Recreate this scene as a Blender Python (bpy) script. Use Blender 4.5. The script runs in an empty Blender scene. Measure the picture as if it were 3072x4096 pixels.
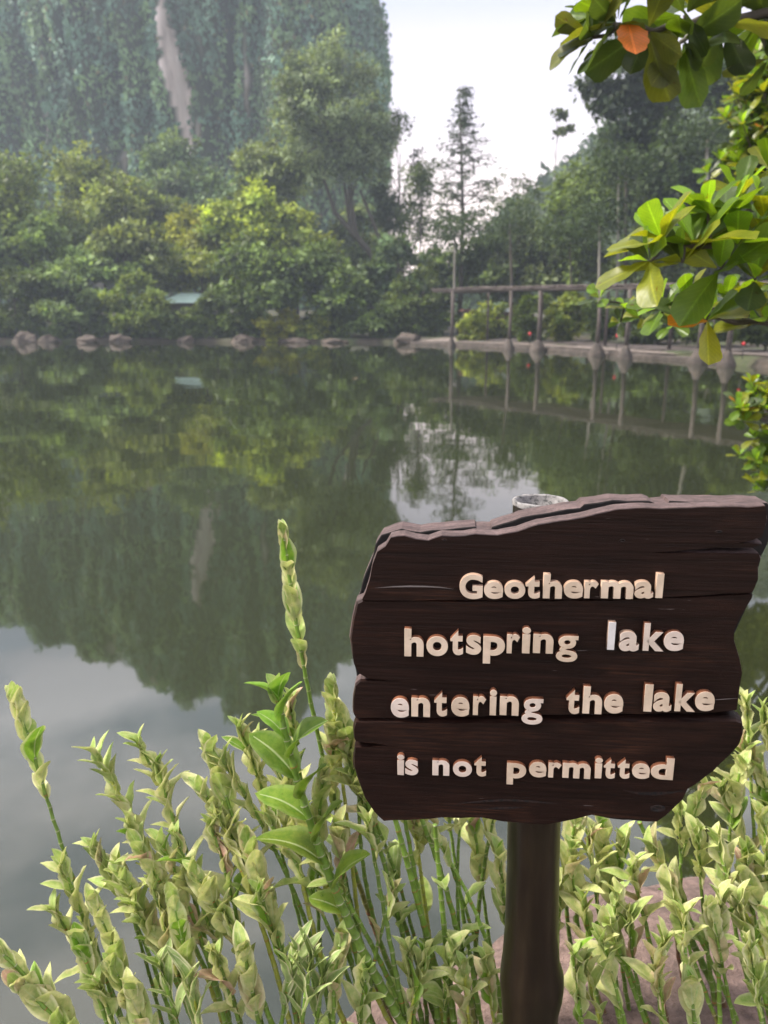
import bpy, bmesh, math, random
import numpy as np
from mathutils import Vector, Matrix, noise as mnoise

R = math.radians
S = bpy.context.scene
COL = S.collection
rng = np.random.default_rng(7)
random.seed(7)

# ------------------------------------------------------------------ camera
F = 3094.0                    # focal length in pixels of the 3072 x 4096 photograph
PITCH = R(14.0)
CAMZ = 1.5
cam = bpy.data.cameras.new('camera')
camo = bpy.data.objects.new('camera', cam)
COL.objects.link(camo)
camo.location = (0, 0, CAMZ)
camo.rotation_euler = (R(90) - PITCH, 0, 0)
cam.sensor_fit = 'VERTICAL'
cam.sensor_height = 36.0
cam.lens = 36.0 * F / 4096
cam.clip_start = 0.02
cam.clip_end = 2000
cam.dof.use_dof = True
cam.dof.focus_distance = 0.93
cam.dof.aperture_fstop = cam.lens / 3.7
S.camera = camo

# ------------------------------------------------------------------ sky, sun, exposure
SUN_EL, SUN_AZ = R(52), R(-88)         # azimuth clockwise from +Y (the view direction)
w = bpy.data.worlds.new('World')
S.world = w
w.use_nodes = True
nt = w.node_tree
for n in list(nt.nodes):
    nt.nodes.remove(n)
out = nt.nodes.new('ShaderNodeOutputWorld')
bg = nt.nodes.new('ShaderNodeBackground')
bg.inputs['Strength'].default_value = 0.12
sky = nt.nodes.new('ShaderNodeTexSky')
sky.sky_type = 'NISHITA'
sky.sun_disc = False
sky.sun_elevation = SUN_EL
sky.sun_rotation = SUN_AZ
sky.air_density = 1.2
sky.dust_density = 2.0
tc = nt.nodes.new('ShaderNodeTexCoord')
mp = nt.nodes.new('ShaderNodeMapping')
mp.inputs['Scale'].default_value = (1.0, 1.0, 2.6)
mp.inputs['Location'].default_value = (3.1, 1.7, 0.4)
nz = nt.nodes.new('ShaderNodeTexNoise')
nz.inputs['Scale'].default_value = 3.2
nz.inputs['Detail'].default_value = 6
nz.inputs['Roughness'].default_value = 0.55
rp = nt.nodes.new('ShaderNodeValToRGB')
rp.color_ramp.elements[0].position = 0.41
rp.color_ramp.elements[0].color = (0.3, 0.3, 0.3, 1)
rp.color_ramp.elements[1].position = 0.58
rp.color_ramp.elements[1].color = (1, 1, 1, 1)
sepz = nt.nodes.new('ShaderNodeSeparateXYZ')
nt.links.new(tc.outputs['Generated'], sepz.inputs['Vector'])
crz = nt.nodes.new('ShaderNodeValToRGB')
for _ in range(4): crz.color_ramp.elements.new(.5)
for e_, (p_, c_) in zip(crz.color_ramp.elements, [(0.0, (.95, .78, .71)), (.13, (.88, .75, .73)), (.23, (.58, .535, .61)), (.34, (.45, .44, .545)), (.44, (1.14, 1.11, 1.22)), (.75, (1.07, 1.02, 1.08))]):
    e_.position = p_; e_.color = c_ + (1,)
nt.links.new(sepz.outputs['Z'], crz.inputs['Fac'])
amp = nt.nodes.new('ShaderNodeMixRGB'); amp.blend_type = 'MULTIPLY'; amp.inputs['Fac'].default_value = 1
amp.inputs['Color2'].default_value = (9.6, 9.6, 9.6, 1)
nt.links.new(crz.outputs['Color'], amp.inputs['Color1'])
mix = nt.nodes.new('ShaderNodeMixRGB')
nt.links.new(amp.outputs['Color'], mix.inputs['Color2'])
nt.links.new(tc.outputs['Generated'], mp.inputs['Vector'])
nt.links.new(mp.outputs['Vector'], nz.inputs['Vector'])
nt.links.new(nz.outputs['Fac'], rp.inputs['Fac'])
lowr = nt.nodes.new('ShaderNodeValToRGB')
lowr.color_ramp.elements[0].position = .30; lowr.color_ramp.elements[0].color = (1, 1, 1, 1)
lowr.color_ramp.elements[1].position = .42; lowr.color_ramp.elements[1].color = (0, 0, 0, 1)
nt.links.new(sepz.outputs['Z'], lowr.inputs['Fac'])
mxf = nt.nodes.new('ShaderNodeMixRGB'); mxf.blend_type = 'LIGHTEN'; mxf.inputs['Fac'].default_value = 1
nt.links.new(rp.outputs['Color'], mxf.inputs['Color1']); nt.links.new(lowr.outputs['Color'], mxf.inputs['Color2'])
nt.links.new(mxf.outputs['Color'], mix.inputs['Fac'])
nt.links.new(sky.outputs['Color'], mix.inputs['Color1'])
nt.links.new(mix.outputs['Color'], bg.inputs['Color'])
nt.links.new(bg.outputs['Background'], out.inputs['Surface'])

sl = bpy.data.lights.new('sun', 'SUN')
sl.energy = 4.8
sl.angle = R(12)
sl.color = (1.0, 0.93, 0.82)
so = bpy.data.objects.new('sun', sl)
COL.objects.link(so)
sd = Vector((math.sin(SUN_AZ) * math.cos(SUN_EL), math.cos(SUN_AZ) * math.cos(SUN_EL), math.sin(SUN_EL)))
so.rotation_euler = sd.to_track_quat('Z', 'Y').to_euler()
so.location = (0, 0, 60)

S.view_settings.view_transform = 'Standard'
S.view_settings.look = 'None'
S.view_settings.exposure = 0.8
S.view_settings.gamma = 1.0
S.view_settings.use_curve_mapping = False
S.render.engine = 'CYCLES'
cy = S.cycles
cy.max_bounces = 8
cy.diffuse_bounces = 5
cy.glossy_bounces = 3
cy.transmission_bounces = 6
cy.volume_bounces = 1
cy.use_adaptive_sampling = True
cy.adaptive_threshold = 0.02
cy.use_denoising = True
cy.denoiser = 'OPENIMAGEDENOISE'
cy.sample_clamp_indirect = 6

# ------------------------------------------------------------------ helpers
CP, SP = math.cos(PITCH), math.sin(PITCH)

def ray(px, py):
    a, b = (px - 1536) / F, (2048 - py) / F
    return Vector((a, CP + b * SP, -SP + b * CP))

def P(px, py, y):
    d = ray(px, py)
    return Vector((0, 0, CAMZ)) + d * (y / d.y)

def G(px, py, z=0.0):
    d = ray(px, py)
    return Vector((0, 0, CAMZ)) + d * ((z - CAMZ) / d.z)

def mpp(p):                       # metres per photograph pixel at a point
    v = p - Vector((0, 0, CAMZ))
    return (v.y * CP - v.z * SP) / F

def tag(o, label=None, cat=None, group=None, kind=None):
    if label: o['label'] = label
    if cat: o['category'] = cat
    if group: o['group'] = group
    if kind: o['kind'] = kind
    return o

def empty(name, loc, label=None, cat=None, group=None):
    o = bpy.data.objects.new(name, None)
    o.location = loc
    o.empty_display_size = 0.2
    COL.objects.link(o)
    return tag(o, label, cat, group)

def link(name, me, mat=None, parent=None, smooth=False):
    o = bpy.data.objects.new(name, me)
    COL.objects.link(o)
    if mat is not None:
        for m in (mat if isinstance(mat, (list, tuple)) else [mat]):
            me.materials.append(m)
    if smooth:
        me.polygons.foreach_set('use_smooth', np.ones(len(me.polygons), dtype=bool))
    if parent is not None:
        o.parent = parent
        q, pl = parent, Vector((0, 0, 0))
        while q is not None:
            pl += q.location
            q = q.parent
        o.location = -pl           # geometry is written in world coordinates
    return o

def np_mesh(name, V, Q, tri=False, col=None, uv=None):
    """mesh from arrays: V (n,3), Q (m,4) or (m,3); col per vertex (n,3); uv per vertex (n,2)"""
    me = bpy.data.meshes.new(name)
    k = Q.shape[1]
    me.vertices.add(len(V))
    me.vertices.foreach_set('co', np.ascontiguousarray(V, dtype=np.float32).ravel())
    me.loops.add(Q.size)
    me.loops.foreach_set('vertex_index', np.ascontiguousarray(Q, dtype=np.int32).ravel())
    me.polygons.add(len(Q))
    me.polygons.foreach_set('loop_start', np.arange(0, Q.size, k, dtype=np.int32))
    me.polygons.foreach_set('loop_total', np.full(len(Q), k, dtype=np.int32))
    me.update(calc_edges=True)
    if col is not None:
        a = me.attributes.new('tint', 'FLOAT_COLOR', 'POINT')
        c = np.ones((len(V), 4), dtype=np.float32)
        c[:, :3] = col
        a.data.foreach_set('color', c.ravel())
    if uv is not None:
        u = me.uv_layers.new(name='UVMap')
        u.data.foreach_set('uv', np.ascontiguousarray(uv[Q.ravel()], dtype=np.float32).ravel())
    return me

class MB:
    """collects simple shapes into one mesh"""
    def __init__(s):
        s.v, s.f, s.c = [], [], []
    def add(s, vs, fs, col=(1, 1, 1)):
        o = len(s.v)
        s.v += [tuple(v) for v in vs]
        s.c += [col] * len(vs)
        s.f += [tuple(i + o for i in f) for f in fs]
    def tube(s, pts, rad, n=8, caps=True, col=(1, 1, 1), cols=None, wob=0.0):
        pts = [Vector(p) for p in pts]
        vs, cc = [], []
        up = Vector((0.31, 0.9, 0.12))
        for i, p in enumerate(pts):
            t = (pts[min(i + 1, len(pts) - 1)] - pts[max(i - 1, 0)])
            if t.length < 1e-9: t = Vector((0, 0, 1))
            t.normalize()
            a = t.cross(up)
            if a.length < 1e-3: a = t.cross(Vector((1, 0, 0)))
            a.normalize()
            b = t.cross(a)
            for j in range(n):
                an = 2 * math.pi * j / n
                r = rad[i] * (1 + wob * mnoise.noise(Vector((p.x * 20 + j * 1.7, p.z * 14, i * .3))))
                vs.append(p + a * (math.cos(an) * r) + b * (math.sin(an) * r))
                cc.append(cols[i] if cols else col)
        fs = []
        for i in range(len(pts) - 1):
            for j in range(n):
                k = (j + 1) % n
                fs.append((i * n + j, i * n + k, (i + 1) * n + k, (i + 1) * n + j))
        if caps:
            fs.append(tuple(range(n - 1, -1, -1)))
            m = (len(pts) - 1) * n
            fs.append(tuple(m + j for j in range(n)))
        o = len(s.v)
        s.v += [tuple(v) for v in vs]
        s.c += cc
        s.f += [tuple(i + o for i in f) for f in fs]
    def box(s, a, b, col=(1, 1, 1)):
        x0, y0, z0 = a; x1, y1, z1 = b
        vs = [(x, y, z) for z in (z0, z1) for y in (y0, y1) for x in (x0, x1)]
        s.add(vs, [(0, 2, 3, 1), (4, 5, 7, 6), (0, 1, 5, 4), (1, 3, 7, 5), (3, 2, 6, 7), (2, 0, 4, 6)], col)
    def mesh(s, name, tint=False):
        me = bpy.data.meshes.new(name)
        me.from_pydata(s.v, [], s.f)
        if tint:
            a = me.attributes.new('tint', 'FLOAT_COLOR', 'POINT')
            c = np.ones((len(s.v), 4), dtype=np.float32)
            c[:, :3] = np.array(s.c)
            a.data.foreach_set('color', c.ravel())
        me.update()
        return me

def ico_rock(c, r, seed, sub=3, amp=0.28, flat=-0.35):
    """irregular rock: displaced icosphere, r = (rx, ry, rz)"""
    bm = bmesh.new()
    bmesh.ops.create_icosphere(bm, subdivisions=sub, radius=1)
    o = Vector((seed * 7.3, seed * 3.1, seed * 1.7))
    for v in bm.verts:
        d = v.co.normalized()
        k = 1 + amp * mnoise.noise(d * 1.3 + o) + amp * .45 * mnoise.noise(d * 3.1 + o) + amp * .2 * mnoise.noise(d * 8 + o)
        p = d * k
        p.z = max(p.z, flat)
        v.co = Vector((c[0] + p.x * r[0], c[1] + p.y * r[1], c[2] + p.z * r[2]))
    me = bpy.data.meshes.new('rock')
    bm.to_mesh(me); bm.free()
    return me

# ------------------------------------------------------------------ materials
def mat(name):
    m = bpy.data.materials.new(name)
    m.use_nodes = True
    t = m.node_tree
    b = t.nodes['Principled BSDF']
    return m, t, b

def N(t, kind, **kw):
    n = t.nodes.new(kind)
    for k, v in kw.items():
        if k in n.inputs: n.inputs[k].default_value = v
        else: setattr(n, k, v)
    return n

def ramp(t, src, stops):
    r = t.nodes.new('ShaderNodeValToRGB')
    e = r.color_ramp.elements
    while len(e) < len(stops): e.new(0.5)
    for i, (p, c) in enumerate(stops):
        e[i].position = p
        e[i].color = tuple(c) + (1,) if len(c) == 3 else c
    t.links.new(src, r.inputs['Fac'])
    return r.outputs['Color']

def noise(t, scale, detail=5, rough=.55, stretch=None, coord='Object', loc=None):
    c = t.nodes.new('ShaderNodeTexCoord')
    src = c.outputs[coord]
    if stretch or loc:
        m = t.nodes.new('ShaderNodeMapping')
        if stretch: m.inputs['Scale'].default_value = stretch
        if loc: m.inputs['Location'].default_value = loc
        t.links.new(src, m.inputs['Vector'])
        src = m.outputs['Vector']
    n = N(t, 'ShaderNodeTexNoise')
    n.inputs['Scale'].default_value = scale
    n.inputs['Detail'].default_value = detail
    n.inputs['Roughness'].default_value = rough
    t.links.new(src, n.inputs['Vector'])
    return n.outputs['Fac']

def mul(t, a, b, fac=1.0, blend='MULTIPLY'):
    m = t.nodes.new('ShaderNodeMixRGB')
    m.blend_type = blend
    m.inputs['Fac'].default_value = fac
    for s, i in ((a, 'Color1'), (b, 'Color2')):
        if isinstance(s, tuple): m.inputs[i].default_value = s + (1,)
        else: t.links.new(s, m.inputs[i])
    return m.outputs['Color']

def bump(t, b, h, strength, dist):
    n = t.nodes.new('ShaderNodeBump')
    n.inputs['Strength'].default_value = strength
    n.inputs['Distance'].default_value = dist
    t.links.new(h, n.inputs['Height'])
    t.links.new(n.outputs['Normal'], b.inputs['Normal'])
    return n

def foliage_mat(name, trans=.35, rough=.5, nscale=3.0, spec=.3):
    m, t, b = mat(name)
    a = N(t, 'ShaderNodeAttribute', attribute_name='tint')
    nf = ramp(t, noise(t, nscale, 3), [(.3, (.75, .75, .75)), (.7, (1.2, 1.2, 1.2))])
    c = mul(t, a.outputs['Color'], nf)
    t.links.new(c, b.inputs['Base Color'])
    b.inputs['Roughness'].default_value = rough
    b.inputs['Specular IOR Level'].default_value = spec
    tr = t.nodes.new('ShaderNodeBsdfTranslucent')
    tc_ = mul(t, c, (1.15, 1.1, .55))
    t.links.new(tc_, tr.inputs['Color'])
    mx = t.nodes.new('ShaderNodeMixShader')
    mx.inputs['Fac'].default_value = trans
    t.links.new(b.outputs['BSDF'], mx.inputs[1])
    t.links.new(tr.outputs['BSDF'], mx.inputs[2])
    t.links.new(mx.outputs['Shader'], t.nodes['Material Output'].inputs['Surface'])
    return m

M_FOL = foliage_mat('far_foliage', .38, .55, .6)
M_VINE = foliage_mat('vine_foliage', .2, .6, .25)

def bark_mat(name, c1, c2, scale=6):
    m, t, b = mat(name)
    f = noise(t, scale, 6, .6, (1, 1, .25))
    t.links.new(ramp(t, f, [(.3, c1), (.7, c2)]), b.inputs['Base Color'])
    b.inputs['Roughness'].default_value = .85
    bump(t, b, f, .6, .02)
    return m
M_BARK = bark_mat('bark', (.035, .03, .022), (.09, .075, .06))
M_PALEBARK = bark_mat('pale_bark', (.12, .11, .09), (.27, .25, .21))

def rock_mat(name, c1, c2, c3, scale=8, dist=.02, wet=False, coord='Object'):
    m, t, b = mat(name)
    f = noise(t, scale, 8, .65)
    g = noise(t, scale * 7, 6, .7)
    base = ramp(t, f, [(.3, c1), (.55, c2), (.75, c3)])
    sp = ramp(t, g, [(.35, (.6, .58, .56)), (.6, (1.15, 1.12, 1.1))])
    t.links.new(mul(t, base, sp), b.inputs['Base Color'])
    b.inputs['Roughness'].default_value = .8
    bump(t, b, mul(t, f, g, .6, 'ADD'), .9, dist)
    return m
M_ROCK = rock_mat('pink_granite', (.085, .06, .05), (.19, .13, .112), (.29, .21, .185), 7, .02)
M_FARROCK = rock_mat('bank_stone', (.045, .033, .026), (.08, .06, .047), (.13, .10, .08), 2, .05)
M_CONE = rock_mat('plaster_stone', (.035, .028, .024), (.075, .06, .05), (.16, .13, .11), 5, .05)

# ------------------------------------------------------------------ lake and ground
LC = Vector((0, 27))
SHORE = [(-34, 48), (-37, 35), (-34, 18), (-22, 5), (-8, -.6), (-3, -.3), (-1.25, .45), (-.5, .9), (-.1, 1.12), (.5, 1.36),
         (1.1, 1.6), (1.5, 2.05), (2.2, 3.3), (3.6, 5.5), (6.3, 10), (9.5, 16), (11.8, 22.5), (12, 24.5), (11.1, 29.5),
         (10.4, 32.5), (8.5, 39), (5.3, 45), (3, 50), (0, 52), (-10, 52.6), (-26, 52.2)]
_sa = np.array([math.atan2(y - LC.y, x - LC.x) for x, y in SHORE])
_sr = np.array([math.hypot(x - LC.x, y - LC.y) for x, y in SHORE])
_o = np.argsort(_sa)
_sa, _sr = _sa[_o], _sr[_o]
_sa3 = np.concatenate([_sa - 2 * math.pi, _sa, _sa + 2 * math.pi])
_sr3 = np.concatenate([_sr, _sr, _sr])

def lakeR(a):
    return np.interp(a, _sa3, _sr3)

PROF = [(-6, -1.3), (-1.2, -.6), (-.2, -.14), (.03, .03), (.14, .19), (.5, .27), (2, .31), (10, .6), (40, 2.2), (120, 5), (200, 8)]
def gz(x, y):
    d = math.hypot(x - LC.x, y - LC.y) - float(lakeR(math.atan2(y - LC.y, x - LC.x)))
    return float(np.interp(d, [p[0] for p in PROF], [p[1] for p in PROF]))

NA = 1800
ang = np.linspace(-math.pi, math.pi, NA, endpoint=False)
rr = lakeR(ang)
rr = rr + np.array([.06 * mnoise.noise(Vector((a * 40, 0, 3))) + .02 * mnoise.noise(Vector((a * 300, 0, 5))) for a in ang])
rings, zs = [], []
V = [(LC.x, LC.y, -1.6)]
for k, (d, z) in enumerate(PROF):
    r_ = np.maximum(rr + d, 1)
    for a, r1 in zip(ang, r_):
        x, y = LC.x + math.cos(a) * r1, LC.y + math.sin(a) * r1
        zz = z + (.03 * mnoise.noise(Vector((x * 2, y * 2, 0))) + .15 * min(1, max(0, d / 10)) * mnoise.noise(Vector((x * .3, y * .3, 7))) if d > .1 else 0)
        V.append((x, y, zz))
Fq = []
for k in range(len(PROF) - 1):
    for i in range(NA):
        j = (i + 1) % NA
        Fq.append((1 + k * NA + i, 1 + (k + 1) * NA + i, 1 + (k + 1) * NA + j, 1 + k * NA + j))
for i in range(NA):
    Fq.append((0, 1 + i, 1 + (i + 1) % NA))
me = bpy.data.meshes.new('ground'); me.from_pydata(V, [], Fq)
m, t, b = mat('soil')
f = noise(t, 5, 8, .65); g = noise(t, .35, 4)
c1 = ramp(t, f, [(.3, (.025, .02, .014)), (.6, (.06, .045, .034)), (.8, (.11, .085, .065))])
c2 = ramp(t, f, [(.3, (.03, .04, .015)), (.7, (.07, .09, .03))])
mx = t.nodes.new('ShaderNodeMixRGB')
t.links.new(ramp(t, g, [(.45, (0, 0, 0)), (.6, (1, 1, 1))]), mx.inputs['Fac'])
t.links.new(c1, mx.inputs['Color1']); t.links.new(c2, mx.inputs['Color2'])
t.links.new(mx.outputs['Color'], b.inputs['Base Color'])
b.inputs['Roughness'].default_value = .95
bump(t, b, f, .8, .04)
tag(link('ground', me, m, smooth=True), 'brown earth bank and forest floor around the lake', 'ground', kind='structure')

V = [(LC.x, LC.y, 0)] + [(LC.x + math.cos(a) * (r1 + .1), LC.y + math.sin(a) * (r1 + .1), 0) for a, r1 in zip(ang, rr)]
Fq = [(0, 1 + i, 1 + (i + 1) % NA) for i in range(NA)]
me = bpy.data.meshes.new('water'); me.from_pydata(V, [], Fq)
m, t, b = mat('lake_water')
b.inputs['Base Color'].default_value = (.019, .023, .009, 1)
b.inputs['Roughness'].default_value = .03
b.inputs['IOR'].default_value = 1.85
h1 = noise(t, .55, 2, .5, (1, 1, 1))
h2 = noise(t, 3.5, 2, .5, (1, .7, 1))
hm = mul(t, h1, h2, .12, 'ADD')
bump(t, b, hm, .05, .12)
tag(link('water', me, m), 'still green lake mirroring the cliff and trees', 'lake', kind='structure')

g_ = G(1422, 1516)
s_ = mpp(g_)
m, t, b = mat('dead_leaf'); t.links.new(ramp(t, noise(t, 9), [(.3, (.22, .15, .08)), (.7, (.4, .3, .18))]), b.inputs['Base Color'])
mb = MB()
mb.add([g_ + Vector((-14 * s_, 0, .006)), g_ + Vector((-3 * s_, -6 * s_, .012)), g_ + Vector((12 * s_, 0, .03)), g_ + Vector((-2 * s_, 8 * s_, .02)), g_ + Vector((-2 * s_, 0, .004))], [(0, 1, 4), (1, 2, 4), (2, 3, 4), (3, 0, 4)])
tag(link('floating_leaf', mb.mesh('floating_leaf'), m), 'dead brown leaf floating alone on the middle of the lake', 'leaf')

# ------------------------------------------------------------------ cliff
CPATH = [(-130, 128), (-95, 120), (-60, 112), (-35, 107), (-18, 106), (-7, 107), (-2.6, 108.5), (-1.2, 112), (-1.4, 120), (-2, 145), (-3, 165)]
_cl = [0]
for a_, b_ in zip(CPATH, CPATH[1:]):
    _cl.append(_cl[-1] + math.hypot(b_[0] - a_[0], b_[1] - a_[1]))
CL = _cl[-1]
def cpath(s):
    return float(np.interp(s, _cl, [p[0] for p in CPATH])), float(np.interp(s, _cl, [p[1] for p in CPATH]))
def ctop(x, y):
    base = np.interp(x, [-130, -90, -56, -40, -28, -19, -13, -9, -6, -3, 2], [36, 38, 46, 51, 55, 60, 57, 53, 50, 48, 47])
    return float(base) + 1.6 * mnoise.noise(Vector((x * .22, y * .1, 4))) + .8 * mnoise.noise(Vector((x * .9, 0, 9)))
def streak(z):          # x of the bare pale streak and its half-width
    x = np.interp(z, [20, 24, 30, 38, 41], [-24.6, -25.0, -25.9, -27.2, -27.0])
    wd = np.interp(z, [21, 23, 27, 31, 34, 37.5, 40], [0, .5, .6, 1.1, .75, .5, 0])
    return x + .35 * mnoise.noise(Vector((0, 3, z * .5))), wd * (1 + .5 * mnoise.noise(Vector((5, 1, z * .8))))
def cdisp(s, z):
    col_ = mnoise.noise(Vector((s * .16, 0.3, z * .018))) * 6.5 + mnoise.noise(Vector((s * .5, 2.2, z * .06))) * 4.6
    return col_ + mnoise.noise(Vector((s * .9, 7, z * .22))) * 1.1 + max(0, mnoise.noise(Vector((s * .22, 3, z * .16)))) * 2.2
NS, NZ = 520, 140
CV = np.zeros((NS, NZ + 12, 3))
CN = np.zeros((NS, 3))
for i in range(NS):
    s = CL * i / (NS - 1)
    x, y = cpath(s)
    x2, y2 = cpath(min(s + .8, CL)); x1, y1 = cpath(max(s - .8, 0))
    tx, ty = x2 - x1, y2 - y1
    l = math.hypot(tx, ty); nx, ny = ty / l, -tx / l
    CN[i] = (nx, ny, 0)
    top = ctop(x, y)
    for j in range(NZ):
        z = -1 + (top + 1) * j / (NZ - 1)
        d = cdisp(s, z) * (1 if x < -9 else .26)
        rnd = max(0, (z - top + 6) / 6)
        d -= 3.0 * rnd * rnd
        CV[i, j] = (x + nx * d, y + ny * d, z)
    for j in range(12):
        q = CV[i, NZ - 1]
        k = (j + 1) / 12
        CV[i, NZ + j] = (q[0] - nx * 22 * k, q[1] - ny * 22 * k, q[2] + 1.5 * math.sin(k * 3) - 7 * k * k)
V = CV.reshape(-1, 3)
NZT = NZ + 12
ii, jj = np.meshgrid(np.arange(NS - 1), np.arange(NZT - 1), indexing='ij')
Q = np.stack([ii * NZT + jj, (ii + 1) * NZT + jj, (ii + 1) * NZT + jj + 1, ii * NZT + jj + 1], -1).reshape(-1, 4)
cm_ = np.zeros((NS, NZT))
for i in range(NS):
    for j in range(NZT):
        x_, y_, z_ = CV[i, j]
        sx_, sw_ = streak(z_)
        b1 = 1.0 if (abs(x_ - sx_) < sw_ * 1.1 and y_ < 118) else 0.0
        b2 = mnoise.noise(Vector((x_ * .33 + 3, 5, z_ * .07))) + .5 * mnoise.noise(Vector((x_ * .9, 15, z_ * .2)))
        cm_[i, j] = max(b1, min(.75, max(0, (b2 - .5) * 4)))
me = np_mesh('cliff', V, Q, col=np.repeat(cm_.reshape(-1, 1), 3, axis=1))
m, t, b = mat('limestone')
f = noise(t, .5, 8, .65, (1, 1, .3))
bare_c = ramp(t, f, [(.3, (.36, .29, .26)), (.5, (.66, .57, .52)), (.7, (.80, .71, .66))])
moss_c = ramp(t, f, [(.3, (.022, .034, .017)), (.55, (.045, .06, .03)), (.75, (.09, .095, .06))])
mx = t.nodes.new('ShaderNodeMixRGB'); at = N(t, 'ShaderNodeAttribute', attribute_name='tint')
t.links.new(at.outputs['Fac'], mx.inputs['Fac']); t.links.new(moss_c, mx.inputs['Color1']); t.links.new(bare_c, mx.inputs['Color2'])
t.links.new(mx.outputs['Color'], b.inputs['Base Color'])
b.inputs['Roughness'].default_value = .9
bump(t, b, f, .8, .5)
tag(link('cliff', me, m, smooth=True), 'tall limestone cliff draped in vines beyond the lake', 'cliff', kind='structure')

def cards(name, C, A, Nn, L, W, colr):
    """diamond leaves: base C, axis A, normal Nn, length L, width W, colour per leaf -> mesh of quads, folded along the midrib"""
    A = A / np.linalg.norm(A, axis=1, keepdims=True)
    X = np.cross(A, Nn); X /= (np.linalg.norm(X, axis=1, keepdims=True) + 1e-9)
    Nn = np.cross(X, A)
    L, W = L[:, None], W[:, None]
    v0 = C
    v1 = C + A * L * .48 + X * W * .5 + Nn * W * .12
    v2 = C + A * L - Nn * L * .12
    v3 = C + A * L * .52 - X * W * .5 + Nn * W * .12
    V = np.stack([v0, v1, v2, v3], 1).reshape(-1, 3)
    Q = np.arange(len(C) * 4).reshape(-1, 4)
    return np_mesh(name, V, Q, col=np.repeat(colr, 4, axis=0))

# vines over the cliff
nv = 80000
C, A, NN, LL, WW, CC = [], [], [], [], [], []
tries = 0
while len(C) < nv and tries < 400000:
    tries += 1
    si = random.uniform(70, NS - 20)
    zi = random.random() ** .9 * (NZT - 2)
    i, j = int(si), int(zi)
    p = CV[i, j] + (CV[i + 1, j] - CV[i, j]) * (si - i) + (CV[i, j + 1] - CV[i, j]) * (zi - j)
    x, y, z = p
    if z < 6 and random.random() < .6: continue
    sx, sw = streak(z)
    if abs(x - sx) < sw and y < 118: continue
    bare = mnoise.noise(Vector((x * .33 + 3, 5, z * .07))) + .5 * mnoise.noise(Vector((x * .9, 15, z * .2)))
    if bare > .47 and z < 48: continue
    if cdisp(CL * si / (NS - 1), z) < -2.6 and random.random() < .6: continue
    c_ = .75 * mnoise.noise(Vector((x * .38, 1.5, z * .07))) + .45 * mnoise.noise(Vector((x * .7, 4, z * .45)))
    d_ = mnoise.noise(Vector((x * .25, 9, z * .22)))
    n = CN[i] + np.array([random.gauss(0, .45), random.gauss(0, .45), random.gauss(.25, .45)])
    a = np.array([random.gauss(0, .5), random.gauss(0, .5), -1.0]) if random.random() < .75 else np.array([random.gauss(0, 1), random.gauss(0, 1), random.gauss(.3, .6)])
    off = abs(random.gauss(0, .45)) + max(0, c_) * 2.4
    C.append(p + CN[i] * off + np.array([0, 0, .3])); A.append(a); NN.append(n)
    L_ = random.uniform(.45, .95)
    LL.append(L_); WW.append(L_ * random.uniform(.45, .75))
    k = 1.0 + .9 * c_ + random.uniform(-.1, .1)  # tint paints fold shading: proud vine columns lighter, hollows darker
    base = np.array((.17, .285, .125)) if d_ > 0 else np.array((.12, .22, .15))
    if random.random() < .03: base = np.array((.16, .15, .07))
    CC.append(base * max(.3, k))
C = np.array(C)
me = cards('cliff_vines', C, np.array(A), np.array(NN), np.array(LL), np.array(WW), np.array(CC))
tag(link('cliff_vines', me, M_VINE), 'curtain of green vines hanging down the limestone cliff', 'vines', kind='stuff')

# ------------------------------------------------------------------ hill on the right
HV = []
NX_, NY_ = 90, 40
for i in range(NX_):
    for j in range(NY_):
        x = -5 + 150 * i / (NX_ - 1); y = 95 + 80 * j / (NY_ - 1)
        ridge = np.interp(x, [-5, 8, 15, 21, 30, 36, 60, 145], [2, 3, 10, 18.5, 25, 29, 46, 56])
        k = math.sin(min(1, max(0, (y - 95) / 45)) * math.pi / 2)
        z = 1.5 + (ridge - 1.5) * k + 2.5 * mnoise.noise(Vector((x * .1, y * .1, 2))) * k
        HV.append((x, y, z))
HV = np.array(HV).reshape(NX_, NY_, 3)
ii, jj = np.meshgrid(np.arange(NX_ - 1), np.arange(NY_ - 1), indexing='ij')
Q = np.stack([ii * NY_ + jj, (ii + 1) * NY_ + jj, (ii + 1) * NY_ + jj + 1, ii * NY_ + jj + 1], -1).reshape(-1, 4)
me = np_mesh('hill', HV.reshape(-1, 3), Q)
m, t, b = mat('hill_earth')
t.links.new(ramp(t, noise(t, .2, 6), [(.3, (.03, .045, .02)), (.7, (.06, .085, .035))]), b.inputs['Base Color'])
b.inputs['Roughness'].default_value = .9
tag(link('hill', me, m, smooth=True), 'wooded hill rising on the right behind the trees', 'hill', kind='structure')
nh = 16000
si = rng.uniform(0, NX_ - 1.01, nh); sj = rng.uniform(0, 26, nh)
i0, j0 = si.astype(int), sj.astype(int)
C = HV[i0, j0] + (HV[i0 + 1, j0] - HV[i0, j0]) * (si - i0)[:, None] + (HV[i0, j0 + 1] - HV[i0, j0]) * (sj - j0)[:, None]
cl = np.array([mnoise.noise(Vector((p[0] * .25, p[1] * .25, 3))) for p in C])
C[:, 2] += np.abs(rng.normal(0, .7, nh)) + np.maximum(0, cl) * 4
A = rng.normal(0, 1, (nh, 3)); NN = rng.normal(0, .6, (nh, 3)) + np.array([0, -.5, .8])
Ls = rng.uniform(.9, 1.9, nh)
CC = np.array([.05, .085, .035])[None] * (1 + .5 * cl + rng.uniform(-.2, .2, nh))[:, None]
me = cards('forest', C, A, NN, Ls, Ls * .6, CC)
tag(link('hillside_forest', me, M_VINE), 'dense far forest covering the hazy hill on the right', 'forest', kind='stuff')

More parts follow.
